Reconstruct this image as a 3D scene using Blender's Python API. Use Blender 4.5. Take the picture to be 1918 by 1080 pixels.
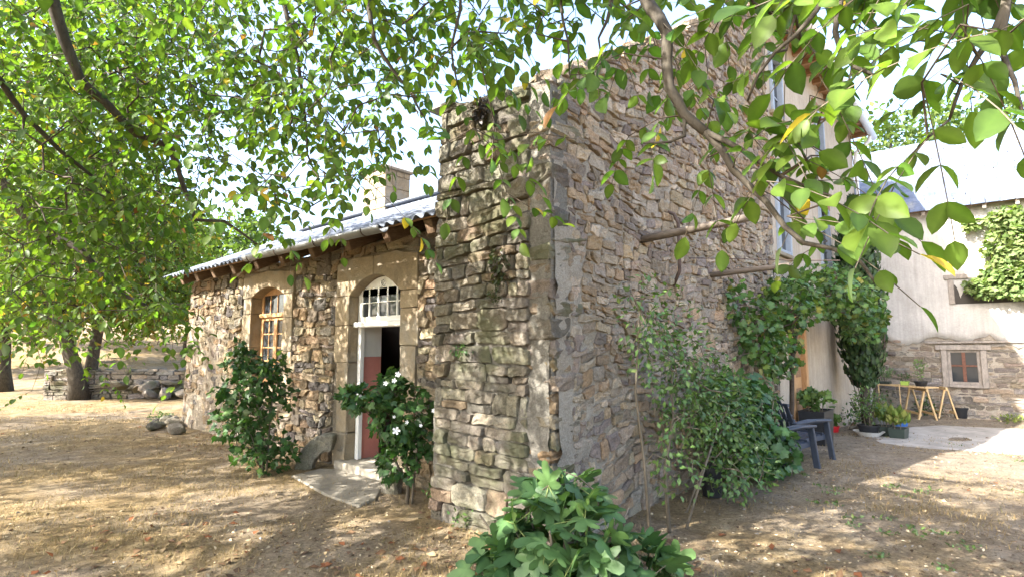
import bpy, math, random
import numpy as np
from mathutils import Matrix, Vector

# ------------------------------------------------------------------ camera, sky, sun, exposure
for o in list(bpy.data.objects): bpy.data.objects.remove(o)
SC = bpy.context.scene
COL = SC.collection
FPX, HZ = 1030.0, 109.0                 # focal length in photo pixels, pitch offset
CAMH = 1.6
PITCH = math.atan(HZ / FPX)
YAW = math.radians(41.2)                # viewing direction, measured from +X (along the right facade)
cam_d = bpy.data.cameras.new('camera'); cam = bpy.data.objects.new('camera', cam_d); COL.objects.link(cam)
cam_d.sensor_width = 36; cam_d.lens = 36 * FPX / 1918; cam_d.clip_start = .05; cam_d.clip_end = 2000
cam.location = (0, 0, CAMH)
cam.rotation_euler = (math.pi / 2 + PITCH, 0, YAW - math.pi / 2)
SC.camera = cam

SUN = Vector((-1.2, .41, 1.0)).normalized()     # towards the sun
w = bpy.data.worlds.new('World'); SC.world = w; w.use_nodes = True
nt = w.node_tree; nt.nodes.clear()
sky = nt.nodes.new('ShaderNodeTexSky'); sky.sky_type = 'NISHITA'; sky.sun_disc = False
sky.sun_elevation = math.asin(SUN.z); sky.sun_rotation = math.atan2(SUN.x, SUN.y)
sky.air_density = 1.0; sky.dust_density = 4.5; sky.ozone_density = 1.0; sky.altitude = 300
bg = nt.nodes.new('ShaderNodeBackground'); bg.inputs[1].default_value = .15
wo = nt.nodes.new('ShaderNodeOutputWorld')
nt.links.new(sky.outputs[0], bg.inputs[0]); nt.links.new(bg.outputs[0], wo.inputs[0])
sd = bpy.data.lights.new('sun', 'SUN'); sd.energy = 4.4; sd.angle = math.radians(.53); sd.color = (1, .955, .88)
so = bpy.data.objects.new('sun', sd); COL.objects.link(so)
so.rotation_euler = Vector(-SUN).to_track_quat('-Z', 'Y').to_euler(); so.location = (-20, 7, 20)
SC.view_settings.view_transform = 'Standard'; SC.view_settings.look = 'None'
SC.view_settings.gamma = 1; SC.view_settings.use_curve_mapping = False
SC.view_settings.exposure = 2.65
SC.render.engine = 'CYCLES'
cy = SC.cycles
cy.max_bounces = 7; cy.diffuse_bounces = 4; cy.glossy_bounces = 2; cy.transmission_bounces = 5
cy.transparent_max_bounces = 6; cy.caustics_reflective = False; cy.caustics_refractive = False
cy.sample_clamp_indirect = 6; cy.use_denoising = True

# ------------------------------------------------------------------ projection helpers (used to size and sort pieces)
fw = np.array([math.cos(YAW), math.sin(YAW)]); rt = np.array([math.sin(YAW), -math.cos(YAW)])
cP, sP = math.cos(PITCH), math.sin(PITCH)
def proj(P):
    P = np.atleast_2d(np.asarray(P, float)); x = P[:, :2] @ rt; f = P[:, :2] @ fw; u = P[:, 2] - CAMH
    d = f * cP + u * sP; v = -f * sP + u * cP
    dd = np.where(np.abs(d) < 1e-3, 1e-3, d)
    return 959 + FPX * x / dd, 540 - FPX * v / dd, d
def ray(px, py):
    x = px - 959; y = 540 - py; up = y * cP + FPX * sP; f = FPX * cP - y * sP
    h = x * rt + f * fw
    return np.array([h[0], h[1], up])
def at(px, py, dist):                   # a point at horizontal distance dist
    d = ray(px, py); t = dist / math.hypot(d[0], d[1]); return np.array([d[0] * t, d[1] * t, CAMH + d[2] * t])
def gnd(px, py, z=0.):
    d = ray(px, py); t = (z - CAMH) / d[2]; return np.array([d[0] * t, d[1] * t, z])
def sstep(a, b, x):
    t = np.clip((x - a) / (b - a), 0, 1); return t * t * (3 - 2 * t)
def lump(x, y, s=0.):
    return (np.sin(x * 1.3 + s) * np.cos(y * 1.1 - s * 2) + .6 * np.sin(x * 2.9 + y * 1.7 + s) + .4 * np.cos(y * 4.1 - x * 2.3 + s * 3))
def gz(x, y):
    x = np.asarray(x, float); y = np.asarray(y, float)
    near = np.exp(-((x - 4) ** 2 + (y - 4) ** 2) / 900)
    z = -.2 * sstep(9.5, 14, x) + .018 * lump(x, y) * near
    z = z + 3.2 * sstep(34, 60, y + .35 * x) + 9 * sstep(60, 190, np.hypot(x, y))
    return z

# ------------------------------------------------------------------ mesh and object helpers
def tag(o, label=None, cat=None, group=None, kind=None):
    if label: o['label'] = label
    if cat: o['category'] = cat
    if group: o['group'] = group
    if kind: o['kind'] = kind
    return o
def thing(name, loc, label, cat, group=None, rz=0.):
    o = bpy.data.objects.new(name, None); COL.objects.link(o); o.location = loc; o.rotation_euler = (0, 0, rz)
    o.empty_display_size = .1
    return tag(o, label, cat, group)
def link(o, parent, local=False):
    COL.objects.link(o)
    if parent is not None:
        o.parent = parent
        if not local and parent.type == 'EMPTY':
            o.matrix_parent_inverse = (Matrix.Translation(parent.location) @ Matrix.Rotation(parent.rotation_euler.z, 4, 'Z')).inverted()
    return o
def mesh_np(name, V, F, smooth=True, tint=None):
    """V (n,3); F list of int arrays (m,k); tint (n,3) per vertex"""
    V = np.asarray(V, np.float32).reshape(-1, 3)
    if isinstance(F, np.ndarray): F = [F]
    F = [np.asarray(f, np.int32) for f in F if len(f)]
    me = bpy.data.meshes.new(name)
    nl = sum(f.size for f in F); npoly = sum(len(f) for f in F)
    me.vertices.add(len(V)); me.vertices.foreach_set('co', V.ravel())
    me.loops.add(nl); me.polygons.add(npoly)
    me.loops.foreach_set('vertex_index', np.concatenate([f.ravel() for f in F]))
    tot = np.concatenate([np.full(len(f), f.shape[1], np.int32) for f in F])
    st = np.concatenate([[0], np.cumsum(tot)[:-1]]).astype(np.int32)
    me.polygons.foreach_set('loop_start', st); me.polygons.foreach_set('loop_total', tot)
    me.polygons.foreach_set('use_smooth', np.full(npoly, bool(smooth)))
    if tint is not None:
        a = me.attributes.new('tint', 'FLOAT_COLOR', 'POINT')
        c = np.ones((len(V), 4), np.float32); c[:, :3] = tint
        a.data.foreach_set('color', c.ravel())
    me.update(calc_edges=True); me.validate()
    return me
def obj(name, me, mat, parent=None, local=False, kind=None):
    o = bpy.data.objects.new(name, me)
    if mat is not None and not me.materials: me.materials.append(mat)
    if kind: o['kind'] = kind
    return link(o, parent, local)

class MB:
    """collects simple solids; build() links them as one mesh object"""
    def __init__(s): s.v = []; s.f = []; s.n = 0
    def add(s, V, F):
        V = [tuple(map(float, q)) for q in V]
        s.v += V; s.f += [tuple(int(i) + s.n for i in f) for f in F]; s.n += len(V); return s
    def box(s, a, b, bev=0., jit=0., rng=None):
        (x0, y0, z0), (x1, y1, z1) = a, b
        V = [(x0, y0, z0), (x1, y0, z0), (x1, y1, z0), (x0, y1, z0), (x0, y0, z1), (x1, y0, z1), (x1, y1, z1), (x0, y1, z1)]
        if jit: V = [tuple(c + rng.uniform(-jit, jit) for c in q) for q in V]
        return s.add(V, [(0, 3, 2, 1), (4, 5, 6, 7), (0, 1, 5, 4), (1, 2, 6, 5), (2, 3, 7, 6), (3, 0, 4, 7)])
    def beam(s, p, q, w, h, up=(0, 0, 1)):
        p, q = Vector(p), Vector(q); d = (q - p).normalized(); upv = Vector(up)
        if abs(d.dot(upv)) > .98: upv = Vector((1, 0, 0))
        r = d.cross(upv).normalized() * (w / 2); u = r.cross(d).normalized() * (h / 2)
        V = [p - r - u, p + r - u, p + r + u, p - r + u, q - r - u, q + r - u, q + r + u, q - r + u]
        return s.add(V, [(0, 1, 2, 3), (4, 7, 6, 5), (0, 4, 5, 1), (1, 5, 6, 2), (2, 6, 7, 3), (3, 7, 4, 0)])
    def tube(s, pts, rad, k=8, cap=True):
        pts = [Vector(p) for p in pts]; rad = rad if hasattr(rad, '__len__') else [rad] * len(pts)
        V = []; F = []
        prev = None
        for i, p in enumerate(pts):
            d = (pts[min(i + 1, len(pts) - 1)] - pts[max(i - 1, 0)]).normalized()
            if prev is None: a = d.orthogonal().normalized()
            else:
                a = prev - d * prev.dot(d); a = a.normalized() if a.length > 1e-6 else d.orthogonal().normalized()
            prev = a; b = d.cross(a)
            for j in range(k):
                t = 2 * math.pi * j / k; V.append(p + (a * math.cos(t) + b * math.sin(t)) * rad[i])
        for i in range(len(pts) - 1):
            for j in range(k):
                F.append((i * k + j, i * k + (j + 1) % k, (i + 1) * k + (j + 1) % k, (i + 1) * k + j))
        if cap:
            F.append(tuple(range(k - 1, -1, -1))); F.append(tuple((len(pts) - 1) * k + j for j in range(k)))
        return s.add(V, F)
    def lathe(s, prof, c=(0, 0, 0), k=16, sx=1., sy=1.):
        V = []; F = []
        for r, z in prof:
            for j in range(k):
                t = 2 * math.pi * j / k; V.append((c[0] + r * math.cos(t) * sx, c[1] + r * math.sin(t) * sy, c[2] + z))
        for i in range(len(prof) - 1):
            for j in range(k): F.append((i * k + j, i * k + (j + 1) % k, (i + 1) * k + (j + 1) % k, (i + 1) * k + j))
        F.append(tuple(range(k - 1, -1, -1)))
        F.append(tuple((len(prof) - 1) * k + j for j in range(k)))
        return s.add(V, F)
    def prism(s, poly, f0, f1):
        """poly of 2D points; f0,f1 map (a,b)->3D for the two ends"""
        n = len(poly); V = [f0(*p) for p in poly] + [f1(*p) for p in poly]
        F = [tuple(range(n)), tuple(range(2 * n - 1, n - 1, -1))] + [(i, i + n, (i + 1) % n + n, (i + 1) % n) for i in range(n)]
        return s.add(V, F)
    def mesh(s, name, smooth=False, bevel=0., seg=1):
        me = bpy.data.meshes.new(name); me.from_pydata(s.v, [], s.f)
        import bmesh
        bm = bmesh.new(); bm.from_mesh(me); bmesh.ops.recalc_face_normals(bm, faces=bm.faces)
        if bevel:
            es = [e for e in bm.edges if len(e.link_faces) == 2 and e.calc_face_angle(0) > .5]
            bmesh.ops.bevel(bm, geom=es, offset=bevel, segments=seg, affect='EDGES', profile=.6)
        bm.to_mesh(me); bm.free()
        if smooth: me.polygons.foreach_set('use_smooth', [True] * len(me.polygons))
        me.update(); return me
    def build(s, name, mat, parent=None, smooth=False, bevel=0., local=False, kind=None, seg=1):
        return obj(name, s.mesh(name, smooth, bevel, seg), mat, parent, local, kind)
def box(name, a, b, mat, parent=None, bevel=0., local=False, seg=1):
    return MB().box(a, b).build(name, mat, parent, bevel=bevel, local=local, seg=seg)
def copy_tree(root, loc, rz, label=None):
    r = root.copy(); COL.objects.link(r); r.location = loc; r.rotation_euler = (0, 0, rz)
    if label: r['label'] = label
    for ch in [c for c in bpy.data.objects if c.parent == root]:
        c = ch.copy(); COL.objects.link(c); c.parent = r
        for g in [g for g in bpy.data.objects if g.parent == ch]:
            d = g.copy(); COL.objects.link(d); d.parent = c
    return r

# ------------------------------------------------------------------ materials
class NT:
    def __init__(s, name):
        s.m = bpy.data.materials.new(name); s.m.use_nodes = True; s.t = s.m.node_tree; s.t.nodes.clear()
        s.out = s.n('ShaderNodeOutputMaterial')
    def n(s, t, **kw):
        q = s.t.nodes.new(t)
        for k, v in kw.items(): setattr(q, k, v)
        return q
    def l(s, a, b): s.t.links.new(a, b)
    def set(s, node, **kw):
        for k, v in kw.items():
            i = node.inputs[k.replace('_', ' ')]
            if hasattr(v, 'is_output') or isinstance(v, bpy.types.NodeSocket): s.l(v, i)
            else: i.default_value = v
        return node
    def coord(s, scale=(1, 1, 1), world=True):
        if world:
            g = s.n('ShaderNodeNewGeometry'); src = g.outputs['Position']
        else:
            g = s.n('ShaderNodeTexCoord'); src = g.outputs['Object']
        mp = s.n('ShaderNodeMapping'); mp.inputs['Scale'].default_value = scale; s.l(src, mp.inputs['Vector'])
        return mp.outputs[0]
    def noise(s, vec, scale, detail=4, rough=.6, dist=0.):
        q = s.n('ShaderNodeTexNoise'); s.l(vec, q.inputs['Vector'])
        q.inputs['Scale'].default_value = scale; q.inputs['Detail'].default_value = detail
        q.inputs['Roughness'].default_value = rough; q.inputs['Distortion'].default_value = dist
        return q.outputs['Fac']
    def ramp(s, fac, stops):
        q = s.n('ShaderNodeValToRGB'); s.l(fac, q.inputs[0]); e = q.color_ramp.elements
        while len(e) < len(stops): e.new(.5)
        for i, (p, c) in enumerate(stops):
            e[i].position = p; e[i].color = tuple(c) + (1,) if len(c) == 3 else c
        return q.outputs[0]
    def mixc(s, fac, a, b, mode='MIX'):
        q = s.n('ShaderNodeMix'); q.data_type = 'RGBA'; q.blend_type = mode
        for v, i in ((fac, 0), (a, 6), (b, 7)):
            if isinstance(v, bpy.types.NodeSocket): s.l(v, q.inputs[i])
            elif isinstance(v, (int, float)): q.inputs[i].default_value = v
            else: q.inputs[i].default_value = tuple(v) + (1,)
        return q.outputs[2]
    def bump(s, h, strength=.5, dist=.02):
        q = s.n('ShaderNodeBump'); q.inputs['Strength'].default_value = strength; q.inputs['Distance'].default_value = dist
        s.l(h, q.inputs['Height']); return q.outputs[0]
    def tint(s):
        q = s.n('ShaderNodeAttribute'); q.attribute_name = 'tint'; return q.outputs['Color']
    def pbr(s, col, rough=.8, bump=None, spec=.3, metal=0.):
        p = s.n('ShaderNodeBsdfPrincipled')
        if isinstance(col, bpy.types.NodeSocket): s.l(col, p.inputs['Base Color'])
        else: p.inputs['Base Color'].default_value = tuple(col) + (1,)
        if isinstance(rough, bpy.types.NodeSocket): s.l(rough, p.inputs['Roughness'])
        else: p.inputs['Roughness'].default_value = rough
        p.inputs['Specular IOR Level'].default_value = spec; p.inputs['Metallic'].default_value = metal
        if bump is not None: s.l(bump, p.inputs['Normal'])
        s.l(p.outputs[0], s.out.inputs[0]); return p
def simple(name, col, rough=.7, var=.25, scale=6., bumpd=.006, bscale=30., spec=.3, metal=0., world=True, stretch=(1, 1, 1)):
    t = NT(name); c = t.coord(stretch, world); n1 = t.noise(c, scale, 5, .65)
    lo = tuple(x * (1 - var) for x in col); hi = tuple(min(1, x * (1 + var)) for x in col)
    colr = t.ramp(n1, [(.3, lo), (.7, hi)])
    b = t.bump(t.noise(c, bscale, 4, .65), .6, bumpd) if bumpd else None
    t.pbr(colr, rough, b, spec, metal); return t.m
def stone_mat(name, lichen=.35, moss=0.):
    t = NT(name); c = t.coord(); base = t.tint()
    n1 = t.noise(c, 13, 6, .75); n2 = t.noise(c, 60, 5, .75); n3 = t.noise(c, 3.1, 6, .7, .6)
    base = t.mixc(1., base, t.ramp(n1, [(.28, (.62, .6, .58)), (.5, (1, 1, 1)), (.75, (1.28, 1.2, 1.08))]), 'MULTIPLY')
    base = t.mixc(.8, base, t.ramp(n2, [(.3, (.5, .5, .5)), (.7, (1.4, 1.4, 1.4))]), 'MULTIPLY')
    if lichen:
        f = t.ramp(n3, [(.56, (0, 0, 0)), (.66, (lichen,) * 3)])
        base = t.mixc(f, base, (.40, .38, .33))
    if moss:
        n4 = t.noise(c, 2.2, 4, .6); f = t.ramp(n4, [(.46, (0, 0, 0)), (.64, (moss,) * 3)])
        base = t.mixc(f, base, (.10, .105, .055))
    hgt = t.noise(c, 20, 9, .78)
    t.pbr(base, .92, t.bump(hgt, 1., .045), .15); return t.m
def mortar_mat(name, a=(.26, .23, .19), b=(.40, .36, .30)):
    t = NT(name); c = t.coord(); n1 = t.noise(c, 3.3, 6, .7); n2 = t.noise(c, 70, 4, .7)
    col = t.ramp(n1, [(.3, a), (.7, b)])
    col = t.mixc(.7, col, t.ramp(n2, [(.3, (.55, .55, .55)), (.65, (1.25, 1.25, 1.25))]), 'MULTIPLY')
    v = t.n('ShaderNodeTexVoronoi'); t.l(c, v.inputs['Vector']); v.inputs['Scale'].default_value = 60
    hh = t.noise(c, 30, 7, .75)
    t.pbr(col, .95, t.bump(hh, 1., .05), .1); return t.m
def leaf_mat(name, trans=.4, rough=.45, gain=(1.5, 1.75, .55), spec=.35):
    t = NT(name); base = t.tint(); c = t.coord(world=True)
    base = t.mixc(.5, base, t.ramp(t.noise(c, 14, 3, .6), [(.3, (.7, .72, .7)), (.7, (1.25, 1.22, 1.2))]), 'MULTIPLY')
    p = t.pbr(base, rough, None, spec)
    tr = t.n('ShaderNodeBsdfTranslucent'); t.l(t.mixc(1., base, gain, 'MULTIPLY'), tr.inputs[0])
    mx = t.n('ShaderNodeMixShader'); mx.inputs[0].default_value = trans
    t.l(p.outputs[0], mx.inputs[1]); t.l(tr.outputs[0], mx.inputs[2]); t.l(mx.outputs[0], t.out.inputs[0]); return t.m
def wood_mat(name, a, b, scale=(1, 1, 1), rough=.75):
    t = NT(name); c = t.coord(scale); n = t.noise(c, 14, 6, .7, .4)
    t.pbr(t.ramp(n, [(.3, a), (.7, b)]), rough, t.bump(n, .5, .008), .25); return t.m
M = {}
M['stone'] = stone_mat('rubble_stone', .32)
M['stone_grey'] = stone_mat('weathered_stone', .35, .75)
M['mortar'] = mortar_mat('lime_mortar', (.22, .18, .13), (.36, .31, .24))
M['mortar_grey'] = mortar_mat('grey_mortar', (.15, .14, .12), (.28, .26, .22))
M['mortar_pale'] = mortar_mat('pale_mortar', (.31, .27, .215), (.46, .41, .335))
def dressed():
    t = NT('ochre_sandstone'); c = t.coord(); n1 = t.noise(c, 2.6, 6, .7, .4); n2 = t.noise(c, 40, 5, .7); n3 = t.noise(c, 1.7, 5, .65, .8)
    col = t.ramp(n1, [(.28, (.175, .138, .093)), (.5, (.27, .212, .138)), (.72, (.35, .29, .20))])
    col = t.mixc(.5, col, t.ramp(n2, [(.3, (.65, .65, .65)), (.7, (1.2, 1.2, 1.2))]), 'MULTIPLY')
    col = t.mixc(t.ramp(n3, [(.48, (0, 0, 0)), (.62, (.75, .75, .75))]), col, (.27, .245, .20))
    t.pbr(col, .9, t.bump(t.noise(c, 32, 7, .7), .7, .014), .15); return t.m
M['dressed'] = dressed()
M['white'] = simple('white_paint', (.76, .76, .74), .5, .06, 9, .002, 40)
M['pink'] = simple('faded_pink_paint', (.50, .20, .165), .65, .14, 3, .002, 40)
M['offwhite'] = simple('grey_white_paint', (.60, .60, .58), .65, .08, 3, .002, 40)
M['wood'] = wood_mat('old_dark_wood', (.075, .048, .03), (.20, .13, .08), (.6, 3, 3))
M['wood_red'] = wood_mat('roof_board_wood', (.16, .085, .045), (.33, .20, .11), (3, .5, 3))
M['wood_orange'] = wood_mat('varnished_wood', (.33, .17, .07), (.55, .33, .16), (2, 2, .4), .5)
M['wood_pale'] = wood_mat('raw_pine', (.48, .32, .15), (.66, .47, .25), (2, 2, .6))
M['wood_grey'] = wood_mat('weathered_grey_wood', (.16, .14, .12), (.34, .30, .26), (1, 1, .5))
M['zinc'] = simple('weathered_zinc', (.24, .245, .24), .5, .18, 4, .001, 20, .5, .55)
M['fibre'] = simple('fibre_cement', (.11, .125, .155), .8, .35, 3.5, .004, 60)
M['pvc'] = simple('painted_pipe', (.62, .63, .64), .45, .06, 4, 0)
M['iron'] = simple('rusty_iron', (.085, .06, .05), .8, .35, 20, .003, 60)
M['rust'] = simple('rust_red_steel', (.13, .06, .04), .8, .3, 20, .003, 60)
M['tile'] = simple('terracotta', (.32, .15, .085), .85, .25, 7, .006, 30)
M['pole'] = wood_mat('peeled_pole', (.07, .055, .042), (.17, .14, .11), (1.5, .4, 1.5))
def plaster(name, a, b, crack=True):
    t = NT(name); c = t.coord(); n1 = t.noise(c, .9, 6, .7, .3); n2 = t.noise(c, 22, 5, .7); st = t.noise(t.coord((4, 4, .35)), 2.2, 5, .7)
    col = t.ramp(n1, [(.3, a), (.7, b)]); col = t.mixc(.6, col, t.ramp(st, [(.3, (.7, .69, .68)), (.65, (1.1, 1.1, 1.1))]), 'MULTIPLY')
    col = t.mixc(.4, col, t.ramp(n2, [(.3, (.75, .75, .75)), (.7, (1.15, 1.15, 1.15))]), 'MULTIPLY')
    t.pbr(col, .92, t.bump(t.noise(c, 16, 7, .7), .6, .02), .1); return t.m
M['plaster'] = plaster('beige_render', (.36, .30, .235), (.50, .43, .34))
M['plaster_barn'] = plaster('grey_lime_render', (.37, .355, .33), (.52, .50, .47))
M['dark'] = simple('painted_interior_shade', (.05, .045, .04), .9, .2, 2, 0)  # near-black colour paints the shade inside rooms and openings
def glass():
    t = NT('window_glass'); p = t.pbr((.03, .035, .04), .04, None, .5); p.inputs['IOR'].default_value = 1.5
    return t.m
M['glass'] = glass()
M['bark'] = wood_mat('grey_bark', (.032, .027, .021), (.10, .085, .065), (1.5, 1.5, .7), .9)
M['twig'] = wood_mat('brown_twig', (.04, .03, .022), (.10, .076, .055), (1, 1, 1), .85)
M['stem'] = wood_mat('pale_stem', (.08, .066, .045), (.18, .15, .11), (1, 1, .5), .85)
M['leaf'] = leaf_mat('walnut_leaf', .5, .45, (1.35, 1.5, .55), .3)
M['leaf_dull'] = leaf_mat('bush_leaf', .25, .45, (1.4, 1.6, .6))
M['leaf_far'] = leaf_mat('far_leaf', .38, .6, spec=.15)
M['slate'] = None

# ------------------------------------------------------------------ rubble walls: irregular Voronoi stones, each its own solid
def clip(poly, p, n):
    out = []; L = len(poly)
    for i in range(L):
        a, b = poly[i], poly[(i + 1) % L]
        da = (a[0] - p[0]) * n[0] + (a[1] - p[1]) * n[1]; db = (b[0] - p[0]) * n[0] + (b[1] - p[1]) * n[1]
        if da <= 0: out.append(a)
        if da * db < 0:
            t = da / (da - db); out.append((a[0] + (b[0] - a[0]) * t, a[1] + (b[1] - a[1]) * t))
    return out
def area(p):
    return abs(sum(p[i][0] * p[(i + 1) % len(p)][1] - p[(i + 1) % len(p)][0] * p[i][1] for i in range(len(p)))) / 2 if len(p) > 2 else 0
def cells(u0, u1, z0, z1, sw, sh, rng, jit=.42, limit=None, holes=(), keep=.97):
    """staggered, jittered rows of seeds -> convex cells in (u,z)"""
    S = []; z = z0 + sh * .3; r = 0
    while z < z1 + sh * .4:
        rowh = sh * rng.uniform(.7, 1.4); u = u0 + rng.uniform(-.5, .5) * sw
        while u < u1 + sw * .4:
            ww = sw * rng.uniform(.55, 1.6)
            if rng.random() < keep: S.append((u + rng.uniform(-jit, jit) * sw * .5, z + rng.uniform(-jit, jit) * rowh))
            u += ww
        z += rowh; r += 1
    S = np.array(S); a = sh / sw; T = S * np.array([a, 1.])     # anisotropic metric
    out = []
    for i in range(len(S)):
        d = T - T[i]; d2 = (d ** 2).sum(1); nb = np.argsort(d2)[1:16]
        R = 2.2 * sh
        poly = [(T[i, 0] - R, T[i, 1] - R), (T[i, 0] + R, T[i, 1] - R), (T[i, 0] + R, T[i, 1] + R), (T[i, 0] - R, T[i, 1] + R)]
        for j in nb:
            if d2[j] < 1e-8: continue
            m = (T[i] + T[j]) / 2; poly = clip(poly, m, T[j] - T[i])
            if len(poly) < 3: break
        if len(poly) < 3: continue
        poly = [(p[0] / a, p[1]) for p in poly]
        for p, n in (((u0, 0), (-1, 0)), ((u1, 0), (1, 0)), ((0, z0), (0, -1)), ((0, z1), (0, 1))) + tuple(limit or ()):
            poly = clip(poly, p, n)
            if len(poly) < 3: break
        if len(poly) < 3: continue
        dead = False
        for (h0, h1, k0, k1) in holes:
            us = [p[0] for p in poly]; zs = [p[1] for p in poly]
            if max(us) <= h0 or min(us) >= h1 or max(zs) <= k0 or min(zs) >= k1: continue
            best = max((clip(poly, p, n) for p, n in (((h0, 0), (1, 0)), ((h1, 0), (-1, 0)), ((0, k0), (0, 1)), ((0, k1), (0, -1)))), key=area)
            if area(best) < .12 * sw * sh: dead = True; break
            poly = best
        if dead or area(poly) < .1 * sw * sh: continue
        out.append(poly)
    return out
def courses(u0, u1, z0, z1, sw, sh, rng, limit=None, holes=(), wav=.02, jit=.006):
    """wavy courses of roughly rectangular stones"""
    out = []; z = z0; ph = rng.uniform(0, 6, 3)
    def line(zz, u): return zz + wav * (math.sin(u * 1.9 + ph[0] + zz * 1.3) + .5 * math.sin(u * 4.7 + ph[1] + zz * 3.1))
    while z < z1:
        h = sh * rng.uniform(.55, 1.6); u = u0 - rng.uniform(0, .5) * sw; zt = z + h; jl = (rng.normal(0, .006 + jit), rng.normal(0, .006 + jit))
        while u < u1:
            wd = sw * rng.uniform(.4, 1.75) * (1.2 if h < sh * .8 else 1); v = u + wd
            if v > u1 - .25 * sw: v = u1
            jr = (rng.normal(0, .008 + jit), rng.normal(0, .008 + jit)); q = [rng.normal(0, jit) for _ in range(4)]
            poly = [(u + jl[0], line(z, u) + q[0]), (v + jr[0], line(z, v) + q[1]), (v + jr[1], line(zt, v) + q[2]), (u + jl[1], line(zt, u) + q[3])]
            if h > sh * 1.15 and rng.random() < .3:      # two thin stones instead of one thick
                f = rng.uniform(.4, .6); ml = (poly[0][0] * (1 - f) + poly[3][0] * f, poly[0][1] * (1 - f) + poly[3][1] * f); mr = (poly[1][0] * (1 - f) + poly[2][0] * f, poly[1][1] * (1 - f) + poly[2][1] * f)
                out += [[poly[0], poly[1], mr, ml], [ml, mr, poly[2], poly[3]]]
            else: out.append(poly)
            jl = jr; u = v
        z = zt
    return trim(out, (((u0, 0), (-1, 0)), ((u1, 0), (1, 0)), ((0, z0), (0, -1)), ((0, z1), (0, 1))) + tuple(limit or ()), holes, .12 * sw * sh)
def trim(polys, planes, holes, amin):
    out = []
    for poly in polys:
        for p, n in planes:
            poly = clip(poly, p, n)
            if len(poly) < 3: break
        if len(poly) < 3: continue
        dead = False
        for (h0, h1, k0, k1) in holes:
            us = [p[0] for p in poly]; zs = [p[1] for p in poly]
            if max(us) <= h0 or min(us) >= h1 or max(zs) <= k0 or min(zs) >= k1: continue
            best = max((clip(poly, p, n) for p, n in (((h0, 0), (1, 0)), ((h1, 0), (-1, 0)), ((0, k0), (0, 1)), ((0, k1), (0, -1)))), key=area)
            if area(best) < amin: dead = True; break
            poly = best
        if not dead and area(poly) > amin: out.append(poly)
    return out
def rounded(poly, gap, rng):
    c = np.mean(poly, 0); P = np.array(poly)
    Q = [P[0]]
    for p in P[1:]:
        if np.hypot(*(p - Q[-1])) > .02: Q.append(p)
    if len(Q) > 2 and np.hypot(*(Q[0] - Q[-1])) < .02: Q.pop()
    if len(Q) < 3: return None
    P = np.array(Q); n = len(P); R = []
    for i in range(n):
        a, b, d = P[i - 1], P[i], P[(i + 1) % n]
        k = rng.uniform(.07, .2); R += [b + (a - b) * k, b + (d - b) * k]
        if np.hypot(*(d - b)) > .12: R.append((b + d) / 2 + rng.normal(0, .006, 2))
    R = np.array(R); v = R - c; L = np.hypot(v[:, 0], v[:, 1])[:, None]
    sc = np.maximum(L - gap, .4 * L) / np.maximum(L, 1e-6)
    return c + v * sc + rng.normal(0, .004, R.shape)
def stone_geom(poly, W, proud, gap, rng, back=.05):
    R = rounded(poly, gap, rng)
    if R is None: return None
    n = len(R); c = R.mean(0); size = np.sqrt(area([tuple(q) for q in R]))
    if size < .03: return None
    tu, tz = rng.normal(0, .06, 2); jd = .003 + .01 * size
    def ring(k, d, j):
        Q = c + (R - c) * k
        return [W(q[0], q[1], d + (q[0] - c[0]) * tu + (q[1] - c[1]) * tz + rng.normal(0, j)) for q in Q]
    V = ring(1.03, -back, 0) + ring(1., proud * .72, .003) + ring(.93, proud * 1., jd * .6) + ring(rng.uniform(.4, .6), proud + rng.uniform(-.003, .006), jd) + [W(c[0], c[1], proud + rng.normal(0, jd))]
    i = np.arange(n); j = (i + 1) % n
    quads = np.concatenate([np.stack([i + k * n, j + k * n, j + (k + 1) * n, i + (k + 1) * n], 1) for k in range(3)])
    tris = np.stack([i + 3 * n, j + 3 * n, np.full(n, 4 * n)], 1)
    return np.array(V, np.float32), quads, tris
STONE_PAL = dict(
    ochre=[(.29, .215, .135), (.25, .19, .125), (.22, .18, .135), (.32, .265, .185), (.195, .16, .13), (.13, .115, .105), (.27, .19, .115), (.25, .22, .18), (.34, .28, .19)],
    grey=[(.20, .175, .13), (.165, .145, .115), (.225, .20, .155), (.14, .125, .108), (.21, .16, .11), (.18, .155, .125), (.245, .225, .18)],
    tan=[(.385, .30, .205), (.42, .34, .25), (.34, .27, .20), (.28, .228, .18), (.38, .275, .175), (.36, .305, .24), (.25, .205, .175), (.45, .375, .285)],
    slaty=[(.24, .205, .17), (.28, .24, .195), (.21, .185, .16), (.29, .235, .175), (.25, .23, .21)])
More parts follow.
